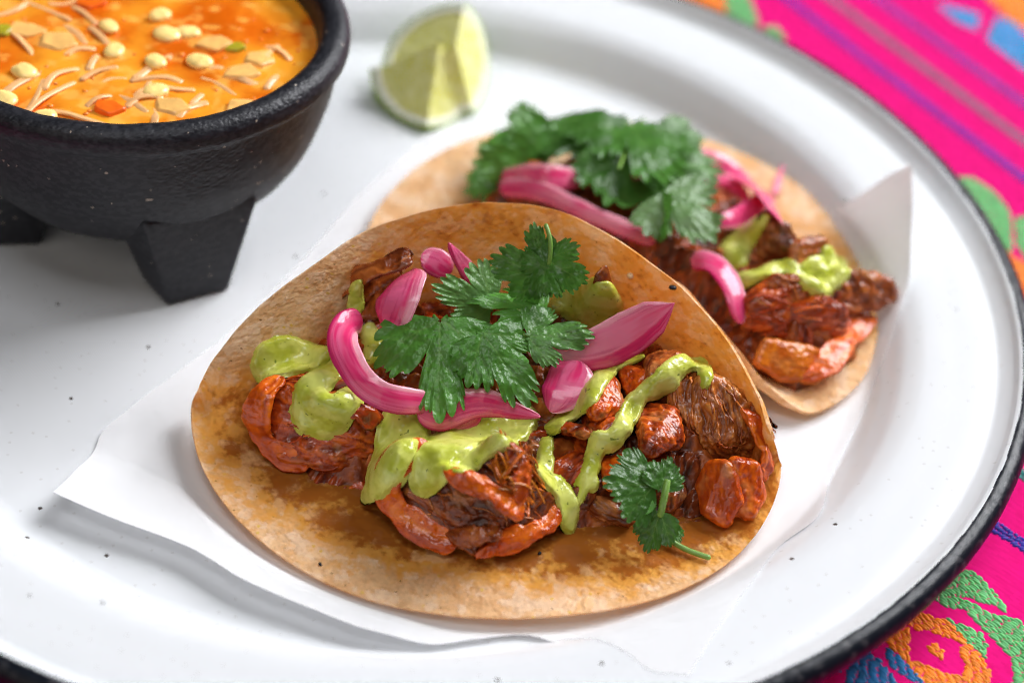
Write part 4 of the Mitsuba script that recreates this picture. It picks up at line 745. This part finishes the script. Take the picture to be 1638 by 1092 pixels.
onion('wide pale pink onion strip standing left of the cilantro', ONF, [(5.6, -28.5, 34.8), (3.9, -34.9, 36), (2.8, -40.5, 34.9), (1.9, -43.2, 31.4), (1.6, -43.2, 26.4)], [2.8, 4.9, 5.2, 4.4, 2.0], (-0.5, -0.7, 0.6), seed=2, bow=0.2)
onion('short pink onion piece at the top left, behind the wide strip', ONF, [(6.8, -28.2, 37.9), (10, -27.9, 37.1), (14, -28.3, 34.8)], [2.6, 3.0, 2.6], (0, -0.6, 0.8), seed=3)
onion('pointed pink onion tip sticking up above the upper left leaf', ONF, [(12.9, -27.5, 42.4), (14.5, -27.9, 40), (17.1, -27.3, 35.9), (19.4, -25.9, 32)], [0.5, 1.5, 2.1, 2.2], (0.5, -0.6, 0.6), seed=4)
onion('big bright pink onion crescent reaching to the right wall of the front tortilla', ONF, [(36.4, -43.3, 27.8), (43.3, -43.6, 28.1), (49.9, -42.5, 30.5), (55.6, -40.7, 34.1), (59.9, -39.1, 37.5), (63.6, -37.7, 40.6)], [2.8, 3.8, 4.6, 4.7, 3.7, 0.5], TC, seed=5, bow=0.2)
onion('deep purple onion strip running down below the bright crescent', ONF, [(44.1, -44.5, 27.1), (42.6, -48.9, 26.2), (41.1, -53.2, 24.3), (39.1, -56.3, 21.6)], [4.8, 4.8, 4.4, 2.8], (-0.3, -0.8, 0.5), seed=6, bow=0.15)
onion('magenta onion strip under the front leaf tapering to a point at right', ONF, [(10.7, -61.6, 22.8), (15, -61.7, 22.5), (20.2, -59.9, 23.9), (25.4, -58.8, 24.2), (30.9, -58.6, 23), (37.1, -58.1, 21.5)], [2.5, 3.6, 3.4, 2.6, 1.7, 0.6], TC, seed=7)
onion('dark magenta onion strip underneath, between the salsa drips', ONF, [(13.7, -60.9, 20.2), (19.1, -60.5, 19.9), (24.3, -58.6, 21.1)], [2.2, 3.0, 2.0], TC, seed=8)
onion('thick straight pink onion strip at the left of the back taco', ONB, [(20.8, 41, 12.5), (26.4, 33, 19.8), (34.2, 29.6, 23.3), (41.5, 34.6, 20.1)], [2.4, 3.0, 3.0, 2.6], TC, seed=9)
onion('long thin pink onion strip lying along the top edge of the front tortilla', ONB, [(21.9, 32.1, 16.9), (29.8, 28, 20.4), (36.3, 24, 21.4), (45.1, 18.8, 21.3), (53.9, 15, 20.6), (61.5, 12.6, 19.2)], [2.1, 2.6, 2.3, 2.1, 2.1, 1.6], TC, seed=10)
onion('pink onion loop at the top right of the back taco', ONB, [(73.4, 56.7, 16.3), (80.8, 60, 11.8), (86.2, 52, 13.6), (89.2, 33.6, 21.4), (89.2, 7.5, 33.9)], [2.9, 3.4, 3.6, 3.4, 2.3], (0.4, -0.5, 0.8), seed=11)
onion('curved pink onion arc under the loop, right of the pale leaf', ONB, [(91.9, 49.5, 12.1), (87.9, 34.9, 17.5), (81.7, 23.3, 21.8), (76.9, 19.7, 22.3), (73.7, 20.6, 20.8)], [2.9, 3.1, 3.1, 2.3, 0.8], (0.1, -0.6, 0.8), seed=12)
onion('thin pink onion wisp sticking up at the right of the back taco', ONB, [(93.3, 47.6, 13.2), (94.5, 53.8, 13.4), (96, 60.7, 13.7)], [0.9, 0.7, 0.35], (0, -0.7, 0.7), seed=13)
onion('pale pink onion strip hanging down beside the standing edge of the back tortilla', ONB, [(69.8, 3.1, 22.3), (74.6, -1.4, 25.5), (78.3, -6.6, 25.3), (80.8, -12.4, 22.7), (82, -15.9, 19.5)], [2.2, 3.0, 3.2, 2.6, 1.6], (0.5, -0.6, 0.6), seed=14)

onion('short pink onion strip lying under the middle of the cilantro heap of the back taco', ONB, [(41.9, 40.1, 21.4), (47.6, 48.6, 18.4), (53.3, 45.6, 19.2), (57, 32.8, 24)], [2.0, 2.6, 2.4, 1.6], (0, -0.6, 0.8), seed=15)
onion('narrow pink onion strip beside the broad grey-green leaf of the back taco', ONB, [(74.5, 38.8, 19.2), (78.5, 50, 14.9), (83.8, 52, 11.2), (86.2, 43.4, 12.6)], [1.4, 1.9, 1.8, 1.0], (0.2, -0.6, 0.8), seed=16)

# ------------------------------------------------------------------ cilantro
scene['cilantro_leaf'] = {'type': 'blendbsdf', 'weight': 0.36,
    'front': {'type': 'twosided', 'bsdf': {'type': 'bumpmap', 'arbitrary': proc(lambda p, n, uv: fbm(p.x * 900, p.y * 900, p.z * 900, 3), 2e-4), 'scale': 0.0005,
              'bsdf': {'type': 'principled', 'base_color': VC, 'roughness': 0.33, 'specular': 0.42, 'clearcoat': 0.18, 'clearcoat_gloss': 0.85}}},
    'through': {'type': 'principledthin', 'base_color': VC, 'roughness': 0.5, 'diff_trans': 1.8, 'spec_trans': 0.0, 'eta': 1.3}}
scene['cilantro_stem'] = {'type': 'principled', 'base_color': rgb(0.16, 0.30, 0.05), 'roughness': 0.35, 'specular': 0.5}
def leaf_mesh(base, tip, normal, width=1.0, lobes=((-64, 0.80, 33), (0, 1.0, 32), (64, 0.80, 33)), cup=0.0, bend=0.0, seed=1, tone=1.0, pale=0.0, spread=105, wave=0.11, grow=1.04):
    """One cilantro blade: fan of toothed lobes with sunken veins, drawn from its stalk to its tip."""
    rng = np.random.default_rng(seed); base, tip = np.array(base, float), np.array(tip, float); Lh = np.linalg.norm(tip - base)
    e1 = (tip - base) / Lh; Lh = Lh * grow; nn = np.array(normal, float); nn -= e1 * (nn @ e1); nn /= np.linalg.norm(nn); e2 = np.cross(nn, e1)
    na, nr = 420, 30; ph = np.radians(np.linspace(-spread - 25, spread + 25, na)); deg = np.degrees(ph)
    env = np.zeros(na) + 0.10
    veins = []
    deg2 = deg + 5.0 * np.interp(deg, np.linspace(-140, 140, 15), rng.normal(0, 1, 15))
    for (a, l, w) in lobes:
        l = l * rng.uniform(0.93, 1.07); a = a + rng.uniform(-5, 5)
        t = np.clip(np.abs(deg2 - a) / (w * 1.12), 0, 1)
        main = l * (1 - 0.22 * t ** 1.5 - 0.36 * t ** 5) * (t < 1) + 0.10 * (t >= 1)
        sub = 0
        veins.append((0, 0, a, l * 0.96))
        for o in (-0.66, 0, 0.66):
            u = (deg2 - a) / w - o; sub = np.maximum(sub, (1 - 0.20 * np.clip(np.abs(u) / 0.40, 0, 1) ** 3))
            if o:
                for q, ln in ((0.30, 0.5), (0.55, 0.33), (0.75, 0.2)):
                    veins.append((q * l * math.cos(math.radians(a)), q * l * math.sin(math.radians(a)), a + np.sign(o) * rng.uniform(30, 42), ln * l))
        env = np.maximum(env, main * sub)
    ser = (deg2 / 9.5 + rng.uniform(0, 1)) % 1
    tooth = 1 - 0.11 * np.abs(2 * ser - 1) ** 2.6
    R = env * tooth; rr = np.linspace(0.015, 1, nr) ** 0.85
    rad = R[None] * rr[:, None] ; x = rad * np.cos(ph)[None]; y = rad * np.sin(ph)[None] * width
    vd = np.full(x.shape, 9.0)
    for (px, py, a, l) in veins:
        br = math.radians(a); ux, uy = x - px, rad * np.sin(ph)[None] - py; al = ux * math.cos(br) + uy * math.sin(br)
        vd = np.minimum(vd, np.where((al > 0) & (al < l), np.abs(-ux * math.sin(br) + uy * math.cos(br)) + 0.012 * al / l + (0.004 if px or py else 0), 9))
    vein = np.exp(-(vd / 0.014) ** 2); wide = np.exp(-(vd / 0.05) ** 2)
    q = np.stack([x, y, 0 * x + seed * 3.3], -1)
    z = cup * y * y + bend * x * x + wave * 2.2 * fnoise(q, 2.6, 3, seed) * (0.3 + rad) - 0.006 * wide + 0.034 * fnoise(q, 6.5, 3, seed)
    z = z + 0.012 * np.cos(ser * 2 * np.pi)[None] * rr[:, None] ** 6
    P = base + (x[..., None] * e1 + y[..., None] * e2 + z[..., None] * nn) * Lh
    v = P.reshape(-1, 3)
    g = fnoise(q, 5, 3, seed + 3)[..., None]
    col = np.array([0.080, 0.235, 0.034]) * tone * (1 + 0.7 * g); col = col * (1 - pale) + pale * np.array([0.17, 0.27, 0.13]); col = col * (1 - vein[..., None] * 0.35) + vein[..., None] * 0.35 * np.array([0.22, 0.38, 0.10])  # pale mixes the sheen of the matte leaf undersides into the colour
    return v, tri(quads(nr, na)), np.clip(col, 0.004, 1).reshape(-1, 3)
def cilantro(label, group, leaves, stems=()):
    k = numbered('cilantro_sprig')
    for i, kw in enumerate(leaves):
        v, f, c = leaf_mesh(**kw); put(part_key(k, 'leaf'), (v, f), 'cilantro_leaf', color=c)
    for pts, r in stems:
        v, f, uv = sweep(pts, r, r, 40, 10); put(part_key(k, 'stem'), (v, f), 'cilantro_stem')
    tag(k, label, 'cilantro', group)
def B2(b, t): return dict(base=b, tip=t)
def two(p): return dict(base=p[0], tip=p[1])
ONE = ((0, 1.0, 62),)
cilantro('large three-lobed cilantro leaf at the front centre of the front taco', None, [dict(two([(13.2, -44.7, 33.9), (14, -63.9, 25.1)]), normal=(-0.1, -0.55, 0.85), width=0.78, cup=-0.32, bend=-0.12, seed=3, tone=1.15, grow=1.15)])
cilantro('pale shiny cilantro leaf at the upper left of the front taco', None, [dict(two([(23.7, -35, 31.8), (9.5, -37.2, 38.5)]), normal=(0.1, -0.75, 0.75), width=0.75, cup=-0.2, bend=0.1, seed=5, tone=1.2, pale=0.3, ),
         dict(two([(35.7, -36.3, 33.3), (16.6, -35.7, 33.5)]), normal=(0.05, -0.1, 1.0), width=0.55, cup=0.3, seed=8, tone=1.3)], [([(23.6, -34.4, 31.3), (30, -37.4, 33.3), (37.6, -36, 32.7)], 0.45)])
cilantro('cilantro leaf with deep lobes right of the large front leaf', None, [dict(two([(22.7, -48, 34.7), (35.7, -59.2, 27)]), normal=(0.25, -0.6, 0.8), width=0.7, cup=-0.35, bend=-0.1, seed=11, )])
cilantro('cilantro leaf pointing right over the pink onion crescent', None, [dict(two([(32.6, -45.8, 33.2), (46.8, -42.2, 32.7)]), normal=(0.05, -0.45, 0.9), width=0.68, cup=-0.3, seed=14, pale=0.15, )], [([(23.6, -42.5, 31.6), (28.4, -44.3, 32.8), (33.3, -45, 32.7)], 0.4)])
cilantro('dark cilantro sprig with a pale stem against the back wall of the front tortilla', None, [
         dict(two([(34.9, -32.8, 40), (22.5, -30.3, 43.4)]), normal=(-0.1, -0.9, 0.5), width=1.0, seed=17, tone=0.75, cup=-0.2, grow=0.95), dict(two([(34.7, -31.7, 43.9), (43.8, -40, 44.2)]), normal=(0.1, -0.8, 0.6), width=0.8, seed=19, tone=0.85, cup=-0.15),
         dict(two([(35.7, -33.7, 43), (30.8, -35.3, 35.1)]), normal=(0, -0.7, 0.7), width=0.9, seed=21, tone=0.9), dict(two([(34.5, -31.9, 43.2), (30.6, -26.9, 49.5)]), normal=(0, -0.9, 0.5), width=0.7, seed=22, tone=0.75)],
         [([(33.6, -27.1, 50.2), (35.1, -30.1, 47.9), (35.4, -32.8, 43.1), (35.1, -35, 36)], 0.5)])
cilantro('small cilantro sprig with a cut stem lying at the lower right on the front tortilla', None, [
         dict(two([(62.2, -73.8, 20), (52.1, -77.1, 22.8)]), normal=(-0.15, -0.55, 0.85), width=0.95, seed=23, tone=0.6, cup=-0.15, lobes=((-48, 0.92, 40), (0, 1.0, 40), (48, 0.92, 40))), dict(two([(63.5, -75.4, 19.9), (65, -68.9, 23.6)]), normal=(0.2, -0.6, 0.8), width=0.8, seed=25, tone=0.65, lobes=((-46, 0.9, 40), (0, 1.0, 40), (46, 0.9, 40))),
         dict(two([(62.7, -77.8, 17.9), (58.3, -77.5, 17.3)]), normal=(-0.1, -0.5, 0.9), width=0.75, seed=27, tone=1.7, lobes=ONE), dict(two([(64, -77.8, 16.3), (61.6, -83.1, 8.9)]), normal=(-0.3, -0.6, 0.7), width=0.75, seed=29, tone=0.6, lobes=((-44, 0.9, 38), (0, 1.0, 38), (44, 0.9, 38))),
         dict(two([(66.2, -74.7, 11.2), (69.5, -78.8, 8.7)]), normal=(0.3, -0.6, 0.7), width=0.6, seed=31, tone=0.9, lobes=ONE)],
         [([(64.7, -74, 22.1), (64.3, -77.2, 19.9), (64.1, -78.2, 15.2)], 0.75), ([(64.2, -77.7, 14.7), (66.5, -78.1, 9.4), (70.6, -80.2, 8.4), (75.9, -81.9, 8.3)], 0.6)])
cilantro('cilantro leaf standing up at the far left of the back taco', None, [dict(two([(33.6, 46.1, 17), (12.5, 37.4, 19.3)]), normal=(0.05, -0.9, 0.5), width=0.75, seed=33, cup=-0.3, bend=0.15, ),
         dict(two([(30.9, 46.3, 18.1), (24.5, 63.6, 22)]), normal=(0.1, -0.8, 0.5), width=0.75, seed=35, cup=-0.2, tone=1.1, )], [([(32.9, 46.8, 17), (34.7, 31.5, 20.9)], 0.5)])
cilantro('cilantro leaf drooping over the left rim of the filling of the back taco', None, [dict(two([(28.9, 49.4, 16.1), (14.4, 34.7, 11.7)]), normal=(-0.3, -0.7, 0.6), width=0.7, seed=34, tone=1.1, cup=-0.25)])
cilantro('narrow cilantro leaf seen edge-on along the top of the back taco', None, [dict(two([(53, 55.7, 20.2), (34.1, 53, 20.3)]), normal=(0, -0.25, 1.0), width=0.6, seed=37, tone=1.3, cup=0.2)])
cilantro('big dark drooping cilantro leaf at the top middle of the back taco', None, [dict(two([(54.3, 61.1, 22), (51.7, 20.1, 24.5)]), normal=(0.0, -0.75, 0.6), width=0.8, seed=39, tone=0.62, cup=-0.4, ),
         dict(two([(55.7, 53.4, 25.4), (42.9, 28.6, 24)]), normal=(-0.3, -0.75, 0.6), width=0.8, seed=40, tone=0.7, cup=-0.3), dict(two([(53.7, 54.6, 25.3), (62.2, 28, 29)]), normal=(0.2, -0.6, 0.8), width=0.7, seed=42, tone=0.8, cup=-0.2)], [([(57.6, 63.5, 22), (53.5, 45.9, 24.2), (50.9, 27.6, 29.6)], 0.45)])
cilantro('broad grey-green cilantro leaf at the top right of the back taco', None, [dict(two([(58.4, 51.3, 23.3), (75.7, 40.9, 19.9)]), normal=(0.1, -0.35, 0.95), width=0.95, seed=43, tone=1.0, pale=0.4, cup=-0.2, )])  # grey-green tone carries the sheen on this leaf
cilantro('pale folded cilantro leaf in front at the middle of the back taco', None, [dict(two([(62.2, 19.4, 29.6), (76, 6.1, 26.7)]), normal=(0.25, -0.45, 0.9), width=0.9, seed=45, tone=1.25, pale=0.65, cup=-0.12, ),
         dict(two([(62.5, 19.4, 29.7), (62.2, 4.4, 26)]), normal=(-0.9, -0.4, 0.3), width=0.55, seed=47, tone=1.1, lobes=ONE)])

rng = np.random.default_rng(31)
V, F = [], []
for i in range(70):                                   # drops of oil on the broth
    a_, q_ = rng.uniform(0, 6.28), 40 * math.sqrt(rng.uniform(0.02, 1)); r_ = rng.uniform(0.25, 0.8)
    v, f = nub((BC[0] + q_ * math.cos(a_), BC[1] + q_ * math.sin(a_), SZ + 0.05), r_, r_ * rng.uniform(0.8, 1), 0.35, 0, i, 1.0, 0.02); V.append(v); F.append(f + 642 * i)
put('soup_oil', (np.vstack(V), np.vstack(F)), 'oil_drop'); scene['oil_drop'] = {'type': 'principled', 'base_color': rgb(0.80, 0.24, 0.02), 'roughness': 0.06, 'specular': 0.5, 'clearcoat': 0.6, 'clearcoat_gloss': 0.98}
tag('soup_oil', 'tiny glossy oil drops floating all over the orange soup', 'oil', None, 'stuff')

for i, (p, r, lab) in enumerate((([(63.2, -30.8, 39.3)][0], 0.8, 'black charred speck on the right side of the front tortilla wall'), ([(39.8, -85.2, 7.6)][0], 0.45, 'tiny dark speck on the front flat of the front tortilla'), ([(-5.1, -94.4, 6.8)][0], 0.5, 'tiny dark speck near the lower left edge of the front tortilla'))):
    v, f = nub(p, r, r * 0.7, r * 0.5, i, i + 3, 0.8, 0.5); k = numbered('char_speck'); put(k, (v, f), 'bowl_black'); tag(k, lab, 'char speck')

v, f, e = strip([(82.1, -50.9, 22), (85.5, -51.1, 22), (88.9, -51.7, 20)], 0.45, 0.6, 'dark', 555); k = numbered('chicken_shred'); put(k, (v, f), 'glossy_meat', color=e); tag(k, 'single dark chicken shred sticking out past the right edge of the front taco', 'chicken', FG)
for i, (p, r, lab) in enumerate((([(34.4, 65.9, 9.8)][0], 1.6, 'pale crumb of onion on top of the cilantro at the back'), ([(36.7, 64.8, 9.3)][0], 1.1, 'smaller pale crumb of onion right beside the other one at the back'), ([(53.8, -27.3, 38.6)][0], 0.9, 'tiny pale crumb below the long onion strip of the back taco'))):
    v, f = nub(p, r, r * 0.8, r * 0.7, i, i + 13, 0.9, 0.6); k = numbered('onion_crumb'); put(k, (v, f), 'soup_bits', color=np.repeat([[0.80, 0.52, 0.28]], len(v), 0)); tag(k, lab, 'crumb')
